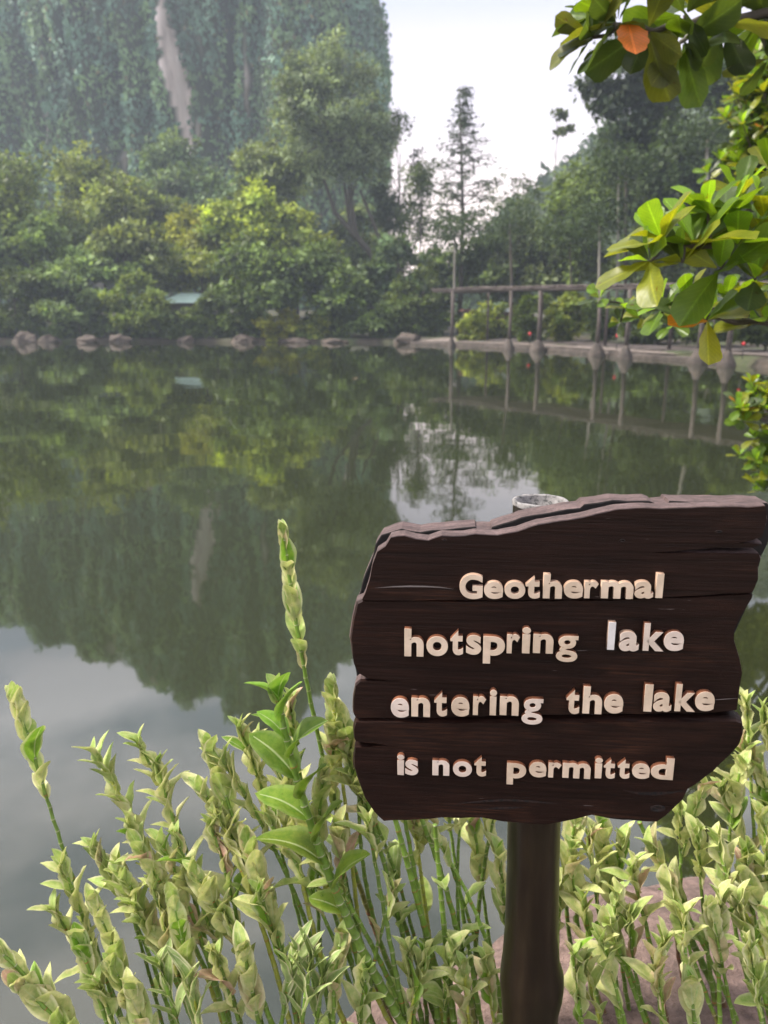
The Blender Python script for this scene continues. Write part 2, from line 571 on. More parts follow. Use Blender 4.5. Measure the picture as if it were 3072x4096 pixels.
# ------------------------------------------------------------------ trees of the far bank
GT = 'trees and shrubs along the far bank'
def tree(name, label, cat, px, top, bot, wid, D, n, ls, col, trunk=None, lobes=11, fill=.6, col2=None, group=GT, tmat=None,
         tr=.16, depthk=.8, base_z=None, clump=36, droop=0.0, spread=.085, jag=.5, tlean=None, forks=()):
    top_p, bot_p = P(px, top, D), P(px, bot, D)
    c = (top_p + bot_p) / 2
    s = mpp(c)
    rx, rz = wid / 2 * s, (top_p.z - bot_p.z) / 2
    ry = min(rx, rz * 1.3) * depthk
    cx, cy_, cz = c.x, D, c.z
    if trunk is None: bx = cx + random.uniform(-.3, .3)
    else: bx = P(trunk[0], trunk[1], D).x
    by = D + random.uniform(-.3, .3)
    bz = gz(bx, by) if base_z is None else base_z
    root = empty(name, (bx, by, bz), label, cat, group)
    lob = []
    for k in range(lobes):
        while True:
            q = rng.uniform(-1, 1, 3)
            l = np.linalg.norm(q)
            if .2 < l < 1: break
        q = q / l * l ** .45 * .72
        lob.append((q, rng.uniform(.26, .46)))
    # trunk and limbs
    mb = MB()
    top_t = Vector((cx, cy_, cz + rz * .35))
    if tlean: pts = [Vector((bx, by, bz - .1))] + [P(a_, b_, D) for a_, b_ in tlean] + [top_t]
    else:
        mid = Vector((bx * .6 + cx * .4 + random.uniform(-.2, .2), by, bz + (cz - bz) * .55))
        pts = [Vector((bx, by, bz - .1)), mid, top_t]
    rad = [tr * (1 - .75 * i / (len(pts) - 1)) for i in range(len(pts))]
    mb.tube(pts, rad, 8)
    for fk in forks:
        mb.tube([P(a_, b_, D) for a_, b_ in fk], [tr * .7, tr * .55, tr * .3][:len(fk)], 7, caps=False)
    for q, r in lob:
        e = Vector((cx + q[0] * rx, cy_ + q[1] * ry, cz + q[2] * rz))
        k = random.uniform(.35, .9)
        st = pts[-2].lerp(pts[-1], k)
        if e.z < st.z - rz * .5: st = pts[-2].lerp(pts[-1], .1)
        md = st.lerp(e, .5) + Vector((0, 0, .1 * rz))
        mb.tube([st, md, e], [tr * .38, tr * .24, tr * .1], 5, caps=False)
    link('trunk', mb.mesh('trunk'), tmat or M_BARK, root, True)
    # leaf clumps
    nc = max(4, n // clump)
    w_ = np.array([r ** 2 for q, r in lob]); w_ /= w_.sum()
    li = rng.choice(len(lob), nc, p=w_)
    lq = np.array([q for q, r in lob])[li]; lr = np.array([r for q, r in lob])[li]
    d = rng.normal(0, 1, (nc, 3)); d /= np.linalg.norm(d, axis=1, keepdims=True)
    d[:, 2] = np.where(d[:, 2] < -.5, -d[:, 2] * .6, d[:, 2])
    rad_ = lr * rng.uniform(0, 1, nc) ** (1 - fill) * (1 + jag * rng.normal(0, .22, nc))
    cc = lq + d * rad_[:, None]
    tint = rng.normal(1, .36, nc).clip(.3, 1.9)
    hue = rng.uniform(0, 1, nc)
    idx = np.repeat(np.arange(nc), clump)
    N_ = len(idx)
    sp = spread * np.array([1, 1, .7])
    pos = cc[idx] + rng.normal(0, 1, (N_, 3)) * sp
    pos = pos * np.array([rx, ry, rz]) + np.array([cx, cy_, cz])
    outw = (d[idx] * np.array([1, 1, .6]))
    A = rng.normal(0, .7, (N_, 3)) + outw * .8 + np.array([0, 0, -droop])
    NN = rng.normal(0, .3, (N_, 3)) + outw * .9 + np.array([0, 0, .55])
    L_ = ls * 1.3 * rng.uniform(.65, 1.35, N_)
    c0 = np.array(col); c1_ = np.array(col2 if col2 else (col[0] * 1.25, col[1] * 1.08, col[2] * .9))
    colr = c0[None] * (1 - hue[idx])[:, None] + c1_[None] * hue[idx][:, None]
    colr = colr * (tint[idx] * rng.normal(1, .13, N_).clip(.6, 1.4))[:, None]
    link('crown', cards('crown', pos, A, NN, L_, L_ * rng.uniform(.45, .7, N_), colr), M_FOL, root)
    return root

DK = (0.078, 0.121, 0.033); MD = (0.135, 0.200, 0.045); OL = (0.165, 0.225, 0.055); YG = (0.327, 0.373, 0.050); LM = (0.383, 0.469, 0.056)
BG = (0.106, 0.172, 0.075); GY = (0.192, 0.235, 0.106); OR = (0.29, 0.30, 0.06); PG = (0.241, 0.345, 0.119)
# back row at the foot of the cliff
tree('forest_tree', 'dark bushy tree reaching highest at the left edge below the cliff', 'tree', 30, 420, 1250, 620, 60, 15000, .34, MD, lobes=16)
tree('forest_tree', 'olive domed tree right of the dark left-edge tree, under the cliff', 'tree', 400, 570, 1150, 520, 66, 12000, .34, OL, lobes=14)
tree('forest_tree', 'bluish vine-smothered tree at the lower end of the bare rock streak', 'tree', 730, 560, 1100, 430, 84, 10000, .45, BG, lobes=12)
tree('forest_tree', 'hazy green tree between the bare streak and the tall feathery tree', 'tree', 960, 690, 1150, 420, 80, 9000, .42, BG, lobes=12)
tree('forest_tree', 'dull green tree standing low in front of the bluish vine-smothered tree', 'tree', 620, 730, 1200, 420, 70, 8000, .36, MD, lobes=12)
# middle row
tree('forest_tree', 'rounded orange-tinged tree crown below the bare rock streak', 'tree', 770, 830, 1160, 330, 62, 7000, .3, OR, lobes=9, col2=YG)
tree('forest_tree', 'bright lime crown between the orange-tinged tree and the leaning tree', 'tree', 1010, 760, 1200, 420, 61, 9000, .32, LM, lobes=11, col2=MD)
tree('forest_tree', 'small lime green treetop left of the leaning feathery tree trunk', 'tree', 1190, 800, 1200, 340, 62, 6500, .32, YG, lobes=10, col2=MD)
tree('forest_tree', 'mixed olive tree with brownish flush in the left middle bank', 'tree', 500, 900, 1230, 420, 58, 8000, .3, OL, lobes=10, col2=(.17, .20, .06))
tree('forest_tree', 'leafy green tree low at the left edge above the boulders', 'tree', 130, 860, 1250, 460, 57, 9000, .32, MD, lobes=12, col2=PG)
# front row along the water
tree('bank_shrub', 'dark shrub hanging over the water at the far left edge', 'shrub', 60, 1060, 1365, 330, 53.8, 6000, .26, DK, lobes=9, tr=.08)
tree('bank_shrub', 'pale round-leaved shrub above the second and third left boulders', 'shrub', 310, 1150, 1350, 300, 53.6, 5000, .3, PG, lobes=8, tr=.08, col2=(.14, .19, .08))
tree('bank_shrub', 'broad dark shrub topped by light leaves behind the pale round-leaved shrub', 'shrub', 330, 1010, 1330, 480, 55.5, 9000, .28, DK, lobes=11, tr=.1, col2=PG)
tree('bank_shrub', 'dense mid green shrub in front of the shed with the pale roof, left of it', 'shrub', 560, 1090, 1372, 300, 54, 6500, .27, MD, lobes=9, tr=.09)
tree('bank_shrub', 'low dark shrub under the pale shed roof', 'shrub', 750, 1230, 1375, 330, 54, 5500, .25, DK, lobes=9, tr=.07)
tree('bank_shrub', 'narrow dark shrub covering the right half of the pale shed roof', 'shrub', 850, 1165, 1375, 130, 54.3, 2600, .25, DK, lobes=7, tr=.05)
tree('bank_shrub', 'wide yellow-green shrub above the pale shed roof', 'shrub', 800, 980, 1190, 520, 59.5, 8000, .28, YG, lobes=11, tr=.1, col2=MD)
tree('bank_shrub', 'dark dense tree hanging low right of the pale shed roof', 'shrub', 1040, 960, 1370, 400, 54.6, 10000, .28, DK, lobes=12, tr=.12, col2=MD)
tree('bank_shrub', 'small bright yellow-green shrub at the waterline right of the shed', 'shrub', 1110, 1230, 1370, 190, 53.6, 3000, .24, YG, lobes=7, tr=.06)
tree('bank_shrub', 'mid green dome of leaves left of the leaning trunk foot', 'shrub', 1300, 970, 1370, 380, 54.8, 9500, .28, MD, lobes=12, tr=.12, col2=DK)
tree('bank_shrub', 'shadowy shrub at the foot of the leaning trunk', 'shrub', 1520, 1100, 1378, 330, 54.4, 7500, .27, DK, lobes=10, tr=.09, col2=MD)
tree('bank_shrub', 'dark shrub beside the rounded boulder left of the pergola', 'shrub', 1690, 1060, 1375, 280, 54.6, 6000, .27, DK, lobes=9, tr=.09)
for i, (px, wd, top, c, c2, lab) in enumerate([
        (30, 260, 1240, DK, MD, 'low dark undergrowth bush behind the big far left boulder'),
        (215, 230, 1250, DK, PG, 'low bush between the two pairs of boulders on the left'),
        (420, 260, 1255, DK, MD, 'low dark bush behind the flat-topped boulder'),
        (640, 240, 1260, MD, DK, 'low green bush at the left foot of the shed'),
        (880, 250, 1250, MD, OL, 'low green bush at the right foot of the shed'),
        (1010, 240, 1260, DK, MD, 'low dark bush behind the wide low boulder'),
        (1220, 260, 1240, MD, YG, 'low bush right of the small bright yellow-green shrub'),
        (1400, 260, 1240, DK, OL, 'low dark bush behind the flat stone left of the leaning trunk'),
        (1590, 240, 1250, DK, MD, 'low dark bush behind the rounded pinkish boulder'),
        (1740, 200, 1240, DK, MD, 'low dark bush at the left end of the pergola')]):
    tree('bank_shrub', lab, 'shrub', px, top, 1392, wd, 54.2 + .3 * (i % 3), 3600, .24, c, lobes=8, tr=.05, col2=c2)
# the tall feathery tree with leaning trunks
tree('feathery_tree', 'tall feathery grey-green tree with leaning double trunk in front of the cliff', 'tree', 1330, 165, 830, 540, 64, 26000, .23, (.175, .235, .12),
     trunk=(1690, 1340), lobes=26, fill=.45, tr=.33, forks=[[(1630, 1245), (1540, 1010), (1440, 760)], [(1480, 1010), (1340, 850), (1270, 640)], [(1420, 925), (1400, 780), (1380, 500)]], tlean=[(1560, 1130), (1400, 900)], spread=.06, jag=1.0, droop=.3, col2=(.21, .27, .13))
tree('forest_tree', 'mid green tree in the gap behind the leaning trunk of the feathery tree', 'tree', 1480, 790, 1260, 380, 70, 9000, .32, MD, lobes=12, col2=GY)
tree('feathery_tree', 'lower feathery grey-green tree left of the tall one', 'tree', 1110, 540, 880, 380, 69, 10000, .3, GY, lobes=12, fill=.5, tr=.14, spread=.08, jag=.8, droop=.3, col2=OL)
tree('feathery_tree', 'thin dark tree filling the gap right of the tall feathery crown', 'tree', 1600, 420, 1000, 300, 66, 3600, .24, (.06, .09, .045),
     lobes=12, fill=.3, tr=.13, spread=.08, jag=.9)
# centre, seen against the sky
tree('lacy_tree', 'sparse lacy tree left of the tiered pine-like tree', 'tree', 1690, 600, 1150, 300, 60, 2500, .2, DK, lobes=13, fill=.3, tr=.11, spread=.1, jag=.9)
tree('lacy_tree', 'sparse lacy tree right of the tiered pine-like tree', 'tree', 2060, 640, 1150, 330, 62, 1900, .2, DK, lobes=13, fill=.3, tr=.11, spread=.1, jag=.9)
tree('lacy_tree', 'slender tree raising one small tuft of leaves into the open sky', 'tree', 2230, 440, 560, 130, 66, 320, .28, DK, lobes=6, fill=.3, tr=.06, clump=20, spread=.12)
tree('forest_tree', 'dark tree low behind the left end of the pergola', 'tree', 1640, 930, 1300, 360, 58, 9000, .3, DK, lobes=12, col2=BG)
tree('forest_tree', 'dark green tree above the left half of the pergola', 'tree', 1960, 930, 1250, 420, 58, 9000, .3, DK, lobes=12, col2=MD)
tree('forest_tree', 'grey-green tree between the lacy tree and the yellow-green tree', 'tree', 2190, 850, 1250, 380, 56, 9500, .3, GY, lobes=12, col2=DK)
# right-hand wood
tree('forest_tree', 'yellow-green rounded tree above the middle of the pergola', 'tree', 2370, 640, 1180, 470, 52, 12000, .28, (.12, .165, .04), lobes=13, col2=MD)
tree('forest_tree', 'big dark evergreen filling the upper right behind the almond leaves', 'tree', 2840, 190, 1000, 640, 47, 22000, .27, (.045, .078, .035), lobes=20, col2=DK, tr=.2)
tree('forest_tree', 'deep green tree left of the big dark evergreen', 'tree', 2560, 420, 950, 380, 53, 10000, .28, (.05, .085, .04), lobes=13)
tree('forest_tree', 'dark tree in shade behind the right half of the pergola', 'tree', 2650, 850, 1290, 480, 45, 10000, .26, DK, lobes=12)
tree('forest_tree', 'shadowed tree at the right edge behind the almond leaves', 'tree', 2990, 800, 1330, 420, 38, 9000, .24, DK, lobes=12)
tree('slender_tree', 'tall slim dark tree with open leaf tufts rising beside the orange leaf', 'tree', 2500, 130, 640, 420, 44, 4200, .3, (.04, .065, .035),
     trunk=(2500, 1380), lobes=12, fill=.35, tr=.11, spread=.1, jag=.9, tlean=[(2505, 700)])
tree('bank_tree', 'olive green tree leaning over the lake along the upper right photo edge', 'tree', 3120, -150, 1020, 430, 13, 8000, .13, (.10, .15, .035), trunk=(3500, 1700), lobes=16, fill=.5, tr=.12, col2=(.2, .22, .04))
# pine-like tiered tree
def tiered_tree(name, label, px, top, bot, D, seed):
    r = random.Random(seed)
    tp, c0 = P(px, top, D), P(px, bot, D)
    bx = c0.x; bz = gz(bx, D)
    root = empty(name, (bx, D, bz), label, 'tree', GT)
    mb = MB()
    mb.tube([(bx, D, bz - .1), (bx + .05, D, bz + (tp.z - bz) * .5), (tp.x, D, tp.z)], [.2, .13, .03], 8)
    C, A, NN, L, CC = [], [], [], [], []
    H = tp.z - bz
    z = bz + H * .42
    s = mpp(tp)
    while z < tp.z - .1:
        k = (tp.z - z) / (H * .58)
        reach = (12 + 195 * min(1, k * 1.25) ** 1.3) * s * r.uniform(.6, 1.15)
        a0 = r.uniform(0, 6.28)
        for q in range(5):
            a = a0 + q * 1.2566 + r.uniform(-.3, .3)
            d = Vector((math.cos(a), math.sin(a), r.uniform(-.05, .25)))
            st = Vector((bx, D, z)); e = st + d * reach * r.uniform(.7, 1.1)
            mb.tube([st, st.lerp(e, .5) + Vector((0, 0, .08 * reach)), e], [.045, .03, .012], 5, caps=False)
            for _ in range(int(14 + 46 * k)):
                t_ = r.uniform(.25, 1.05)
                p = st.lerp(e, t_) + Vector((r.gauss(0, .2), r.gauss(0, .2), r.gauss(0, .12) + .08 * reach))
                C.append(p); A.append((d.x + r.gauss(0, .8), d.y + r.gauss(0, .8), r.gauss(-.3, .5))); NN.append((r.gauss(0, .5), r.gauss(0, .5), 1))
                L.append(r.uniform(.16, .36)); CC.append(np.array((.05, .075, .045)) * r.uniform(.6, 1.3))
        z += r.uniform(.45, .85) * (.55 + .8 * k)
    link('trunk', mb.mesh('trunk'), M_BARK, root, True)
    L = np.array(L)
    link('crown', cards('crown', np.array(C), np.array(A, dtype=float), np.array(NN, dtype=float), L, L * .5, np.array(CC)), M_FOL, root)
tiered_tree('pine_tree', 'tall tiered pine-like tree standing alone against the pale sky', 1838, 345, 1300, 57, 5)

# shrubs behind the pergola walk
for i, (px, top, wd, D, c, c2, lab) in enumerate([
        (1985, 1195, 230, 48.5, YG, OL, 'yellow-green shrub behind the leftmost pergola bay'),
        (1900, 1275, 190, 47.5, OL, YG, 'low olive shrub at the foot of the red hut wall'),
        (2130, 1190, 190, 44, MD, OL, 'leafy green shrub behind the second and third pergola posts'),
        (2280, 1160, 200, 42, YG, MD, 'bright green shrub under the middle of the pergola'),
        (2420, 1190, 190, 39.5, MD, DK, 'dark green shrub under the pergola left of the second red lantern'),
        (2620, 1200, 250, 37, DK, MD, 'dim shrub under the pergola behind the lowest yellow leaf'),
        (2850, 1180, 260, 33, DK, MD, 'dim shrub at the right end of the pergola walk'),
        (3050, 1150, 240, 29, DK, MD, 'dark shrub at the right edge beyond the stone edging')]):
    tree('bank_shrub', lab, 'shrub', px, top, 1400, wd, D, 4500, .2, c, lobes=8, tr=.05, col2=c2)

# bare slim trunks that rise out of the shrubs on the right
def slim_tree(px, top, bot, D, r, crown_px, lab, matl):
    p0, p1 = P(px, bot, D), P(px + random.uniform(-12, 12), top, D)
    b0 = Vector((p0.x, D, gz(p0.x, D)))
    root = empty('slim_tree', b0, lab, 'tree', 'slim trunks in the wood on the right')
    mb = MB()
    mb.tube([b0 - Vector((0, 0, .1)), b0.lerp(p1, .5) + Vector((.06, 0, 0)), p1], [r, r * .8, r * .5], 8)
    link('trunk', mb.mesh('trunk'), matl, root, True)
    n = 900
    q = rng.normal(0, 1, (n, 3)) * np.array([.9, .9, .55]) + np.array(p1) + np.array([0, 0, .3])
    L = rng.uniform(.18, .34, n)
    link('crown', cards('crown', q, rng.normal(0, 1, (n, 3)), rng.normal(0, .6, (n, 3)) + np.array([0, 0, 1]), L, L * .55,
         np.array((.05, .08, .03))[None] * rng.uniform(.6, 1.4, n)[:, None]), M_FOL, root)
slim_tree(2392, 900, 1250, 42, .10, 0, 'pale crooked slim trunk above the middle of the pergola', M_PALEBARK)
slim_tree(2470, 690, 1250, 42, .08, 0, 'pale straight slim trunk right of the crooked one', M_PALEBARK)
slim_tree(2835, 560, 1250, 40, .13, 0, 'brown straight trunk below the big dark evergreen', M_PALEBARK)
slim_tree(2290, 960, 1250, 46, .07, 0, 'grey slim trunk behind the third pergola post', M_BARK)
slim_tree(2050, 900, 1250, 50, .12, 0, 'grey trunk above the second pergola post', M_BARK)
slim_tree(1810, 930, 1250, 52, .10, 0, 'pale slim trunk beside the tiered pine-like tree', M_PALEBARK)

# ------------------------------------------------------------------ far bank boulders
for px, py, wpx, hpx, lab in [
        (105, 1370, 95, 55, 'big brown boulder at the far left of the waterline'),
        (190, 1370, 80, 45, 'brown boulder touching the right side of the far left one'),
        (350, 1372, 90, 40, 'low brown boulder below the pale round-leaved shrub'),
        (480, 1371, 85, 44, 'flat-topped boulder below the dense mid green shrub'),
        (740, 1370, 64, 34, 'small boulder below the shed with the pale roof'),
        (975, 1370, 100, 42, 'wide low boulder below the dark low-hanging tree'),
        (1190, 1371, 110, 26, 'flat dim boulder right of the small bright shrub'),
        (1340, 1372, 100, 24, 'flat dim boulder below the mid green dome'),
        (1630, 1374, 105, 56, 'rounded pinkish boulder left of the pergola')]:
    g_ = G(px, py)
    s = mpp(g_)
    o = link('boulder', ico_rock((g_.x, g_.y + .2, .05), (wpx * s * .5, wpx * s * .4, hpx * s * .62), px * .11, 4, .42, -.3), M_FARROCK, smooth=True)
    tag(o, lab, 'boulder', 'boulders along the far waterline')

# ------------------------------------------------------------------ pergola walk
m, t, b = mat('weathered_poles')
f = noise(t, 9, 6, .6)
t.links.new(ramp(t, f, [(.3, (.045, .035, .03)), (.7, (.12, .095, .085))]), b.inputs['Base Color'])
b.inputs['Roughness'].default_value = .85
M_POLE = m
m, t, b = mat('path_slab')
t.links.new(ramp(t, noise(t, 3, 6), [(.3, (.1, .08, .07)), (.7, (.22, .18, .16))]), b.inputs['Base Color'])
b.inputs['Roughness'].default_value = .85
M_PATH = m

edge = [G(1640, 1378), G(1805, 1383), G(2035, 1396), G(2150, 1402), G(2385, 1420), G(2500, 1430), G(2790, 1448), G(3000, 1462), G(3180, 1476), G(3400, 1500)]
# dense resample of the walk edge
def resample(pts, n):
    d = [0]
    for a_, b_ in zip(pts, pts[1:]): d.append(d[-1] + (b_ - a_).length)
    return [Vector((float(np.interp(q, d, [p.x for p in pts])), float(np.interp(q, d, [p.y for p in pts])), 0)) for q in np.linspace(0, d[-1], n)]
E_ = resample(edge, 60)
mb = MB(); mp_ = MB()
EN_ = []
for i in range(len(E_)):
    tdir = (E_[min(i + 1, 59)] - E_[max(i - 1, 0)]).normalized()
    nrm = Vector((-tdir.y, tdir.x, 0))
    if nrm.dot(E_[i] - Vector((0, 20, 0))) < 0: nrm = -nrm
    EN_.append(nrm)
E_ = list(zip(E_, EN_))
vs = []
for i, (p, nrm) in enumerate(E_):
    h = .15 + .09 * mnoise.noise(Vector((i * .9, 0, 0)))
    j1 = .16 * mnoise.noise(Vector((i * 1.7, 3, 0)))
    for off, z in ((j1, -.4), (j1 + .02, h - .04), (j1 + .07, h), (.5, h + .01), (.52, -.4)):
        q = p + nrm * off
        vs.append((q.x, q.y, z))
fs = []
for i in range(len(E_) - 1):
    for k in range(4):
        fs.append((i * 5 + k, (i + 1) * 5 + k, (i + 1) * 5 + k + 1, i * 5 + k + 1))
mb.add(vs, fs)
tag(link('stone_edging', mb.mesh('stone_edging'), M_CONE), 'low pinkish stone edging curving along the right shore', 'edging')
vs = []
for i, (p, nrm) in enumerate(E_):
    for off, z in ((.54, .2), (3.2, .3)):
        q = p + nrm * off
        vs.append((q.x, q.y, max(z, gz(q.x, q.y) + .05)))
mp_.add(vs, [(i * 2, (i + 1) * 2, (i + 1) * 2 + 1, i * 2 + 1) for i in range(59)])
tag(link('path', mp_.mesh('path'), M_PATH), 'paved lakeside path under the pergola', 'path', kind='structure')

posts = [(1805, 1388, 1165, 46), (2035, 1400, 1166, 70), (2150, 1405, 1166, 88), (2385, 1424, 1162, 92), (2500, 1437, 1160, 88), (2790, 1455, 1156, 100), (2905, 1466, 1154, 100)]
pb = [G(a, c) for a, c, d, e in posts]
perg = empty('pergola', (pb[3].x, pb[3].y, 0), 'long pergola of pale poles with a flat roof along the right shore', 'pergola')
tops = []
for (px, py, rt, wd), g_ in zip(posts, pb):
    s = mpp(g_)
    top = P(px, rt, g_.y).z
    tops.append(top)
    mb = MB()
    mb.tube([(g_.x, g_.y, .3), (g_.x + .03, g_.y, 1.4), (g_.x, g_.y, top + .04)], [.095, .08, .075], 8)
    po = link('post', mb.mesh('post'), M_POLE, perg, True)
    # flared stone foot standing in the water
    mb = MB()
    rr_ = wd * s * .37
    n = 18
    zz = [-.5, -.02, .10, .24, .38, .50, .56]
    rk = [1.0, 1.0, .93, .72, .5, .34, .14]
    vs = []
    for z, k in zip(zz, rk):
        for j in range(n):
            a = 2 * math.pi * j / n
            q = rr_ * k * (1 + .13 * math.sin(a * 7 + px) * (1 if k > .4 else .4) + .1 * mnoise.noise(Vector((a * 2, z * 5, px))))
            vs.append((g_.x + math.cos(a) * q, g_.y + math.sin(a) * q, z))
    fs = [(i * n + j, i * n + (j + 1) % n, (i + 1) * n + (j + 1) % n, (i + 1) * n + j) for i in range(len(zz) - 1) for j in range(n)]
    fs.append(tuple((len(zz) - 1) * n + j for j in range(n)))
    mb.add(vs, fs)
    link('foot', mb.mesh('foot'), M_CONE, po, True)
# rear posts stand on the path
for k in range(5):
    i = 8 + k * 10
    p, nrm = E_[i]
    q = p + nrm * 2.0
    tz = float(np.interp(q.y, [pb[-1].y, pb[0].y], [tops[-1], tops[0]]))
    mb = MB()
    mb.tube([(q.x, q.y, .3), (q.x, q.y, tz)], [.075, .065], 8)
    link('post', mb.mesh('post'), M_POLE, perg, True)
# roof: a layer of rough poles laid along and across
roof = MB()
for k, off in enumerate(np.linspace(-.25, 2.3, 9)):
    pts = []
    for i in range(4, 60, 3):
        p, nrm = E_[i]
        q = p + nrm * float(off)
        z = float(np.interp(q.y, [pb[-1].y, pb[0].y], [tops[-1], tops[0]])) + .07 + random.uniform(-.03, .03)
        pts.append((q.x, q.y, z))
    roof.tube(pts, [.05 + random.uniform(-.012, .012) for _ in pts], 6)
for i in np.arange(4, 59, .33):
    i0_ = int(i); k = i - i0_
    p = E_[i0_][0].lerp(E_[min(i0_ + 1, 59)][0], k); nrm = E_[i0_][1]
    tz = float(np.interp(p.y, [pb[-1].y, pb[0].y], [tops[-1], tops[0]])) + .16 + random.uniform(-.03, .04)
    a = p + nrm * random.uniform(-.55, -.3); c = p + nrm * random.uniform(2.3, 2.7)
    roof.tube([(a.x, a.y, tz), (c.x, c.y, tz + random.uniform(-.04, .04))], [.045, .045], 5)
link('roof', roof.mesh('roof'), M_POLE, perg, True)

# red lanterns along the walk
m, t, b = mat('red_paint')
b.inputs['Base Color'].default_value = (.55, .02, .03, 1); b.inputs['Roughness'].default_value = .4
M_RED = m
m, t, b = mat('dark_metal')
t.links.new(ramp(t, noise(t, 30), [(.3, (.02, .02, .02)), (.7, (.05, .05, .05))]), b.inputs['Base Color'])
M_DMETAL = m
for px, py, y, lab in [(2120, 1335, 40, 'small red lantern on a stake right of the second pergola post'),
                       (2470, 1343, 32.5, 'small red lantern on a stake left of the fifth pergola post'),
                       (2975, 1375, 25.5, 'small red lantern on a stake at the right end of the pergola walk')]:
    p = P(px, py, y)
    root = empty('lantern', (p.x, p.y, .33), lab, 'lantern', 'red lanterns along the pergola walk')
    r = 6.5 * mpp(p)
    bm = bmesh.new(); bmesh.ops.create_uvsphere(bm, u_segments=14, v_segments=10, radius=r)
    for v in bm.verts: v.co = Vector((v.co.x * (1 + .06 * math.cos(7 * math.atan2(v.co.y, v.co.x))), v.co.y, v.co.z * 1.1)) + p
    me = bpy.data.meshes.new('globe'); bm.to_mesh(me); bm.free()
    link('globe', me, M_RED, root, True)
    mb = MB(); mb.tube([(p.x, p.y, .25), (p.x, p.y, p.z - r * .9)], [.015, .012], 6)
    link('stake', mb.mesh('stake'), M_DMETAL, root, True)
    mb = MB(); mb.tube([p + Vector((0, 0, r * 1.02)), p + Vector((0, 0, r * 1.3))], [r * .5, r * .25], 8)
    link('cap', mb.mesh('cap'), M_DMETAL, root, True)

# hut with reddish wall and pale fascia behind the pergola
def paint(name, c, rough=.6, v=.12):
    m, t, b = mat(name)
    t.links.new(ramp(t, noise(t, 4, 6), [(.3, tuple(x * (1 - v) for x in c)), (.7, tuple(x * (1 + v) for x in c))]), b.inputs['Base Color'])
    b.inputs['Roughness'].default_value = rough
    return m
M_REDWALL = paint('red_brown_wall', (.12, .05, .043)); M_PALE = paint('pale_roof_sheet', (.62, .68, .68), .35); M_GREENROOF = paint('mint_roof', (.45, .60, .52), .35)
a = P(1870, 1238, 52); c = P(2060, 1238, 52)
z0 = gz(a.x, 52)
hut = empty('hut', ((a.x + c.x) / 2, 53, z0), 'low red-walled hut with white eave board behind the pergola', 'hut')
mb = MB(); mb.box((a.x, 52.3, z0 - .2), (c.x, 55, a.z - .12)); link('wall', mb.mesh('wall'), M_REDWALL, hut)
mb = MB()
mb.box((a.x - .3, 51.6, a.z - .1), (c.x + .4, 55.6, a.z + .02)); link('roof', mb.mesh('roof'), M_REDWALL, hut)
mb = MB(); mb.box((P(1925, 1238, 51.5).x, 51.52, a.z - .16), (P(2050, 1238, 51.5).x, 51.57, a.z + .1)); link('eave_board', mb.mesh('eave_board'), M_PALE, hut)
# shed with pale roof in the left-hand trees
a = P(640, 1212, 57); c = P(870, 1212, 57); rtop = P(730, 1190, 57)
z0 = gz(a.x, 57)
shed = empty('shed', ((a.x + c.x) / 2, 58, z0), 'small shed with pale mint hipped roof among the left bank trees', 'shed')
mb = MB()
x0, x1, y0, y1 = a.x, c.x, 56.2, 60.2
zr, ze = rtop.z + .35, a.z
rx0, rx1, rym = x0 + (x1 - x0) * .3, x0 + (x1 - x0) * .6, 58.2
mb.add([(x0, y0, ze), (x1, y0, ze), (x1, y1, ze), (x0, y1, ze), (rx0, rym, zr), (rx1, rym, zr)],
       [(0, 1, 5, 4), (1, 2, 5), (2, 3, 4, 5), (3, 0, 4), (3, 2, 1, 0)])
link('roof', mb.mesh('roof'), M_GREENROOF, shed)
mb = MB(); mb.box((x0 + .6, y0 + .6, z0 - .2), (x1 - .6, y1 - .6, ze - .02)); link('wall', mb.mesh('wall'), paint('shed_wall', (.10, .09, .07)), shed)

# ------------------------------------------------------------------ near bank rock
def slab_rock(name, label, outline_px, zc, thick, seed):
    """a broad rock whose crest follows the visible line"""
    pass
m_rock = M_ROCK
for (cx, cy_, rx, ry, rz, zc, sd_, lab, rot) in [
        (.62, 1.27, .62, .30, .21, .10, 3, 'pinkish granite shore rock to the right of the sign post', .30),
        (.02, 1.10, .32, .19, .17, .08, 8, 'pinkish granite shore rock to the left of the sign post', .28)]:
    me = ico_rock((0, 0, 0), (rx, ry, rz), sd_, 6, .22, -.5)
    M_ = Matrix.Rotation(rot, 4, 'Z')
    me.transform(M_)
    me.transform(Matrix.Translation((cx, cy_, zc)))
    tag(link('shore_rock', me, m_rock, smooth=True), lab, 'rock', 'rocks at the near water edge')

# ------------------------------------------------------------------ the sign
YAW = R(5)
SC = P(2150, 2600, .85)                       # a point of the board's front plane
SN = Vector((-math.sin(YAW), -math.cos(YAW), 0))   # towards the viewer
SX = Vector((math.cos(YAW), -math.sin(YAW), 0))
def B(px, py, depth=0.0):
    """pixel -> point on the board plane `depth` metres behind the front plane (negative: in front)"""
    d = ray(px, py)
    o = Vector((0, 0, CAMZ))
    q = SC - SN * depth
    return o + d * ((q - o).dot(SN) / d.dot(SN))
def BL(p):                                     # world -> (u, v) on the board
    v = p - SC
    return Vector((v.dot(SX), v.z))
def WB(u, v, depth):
    return SC + SX * u + Vector((0, 0, v)) - SN * depth

sign_root_p = P(2150, 4096, .97)
sign = empty('signboard', (sign_root_p.x, sign_root_p.y, .28), 'dark brown wooden notice board with raised cream letters on a post', 'sign')

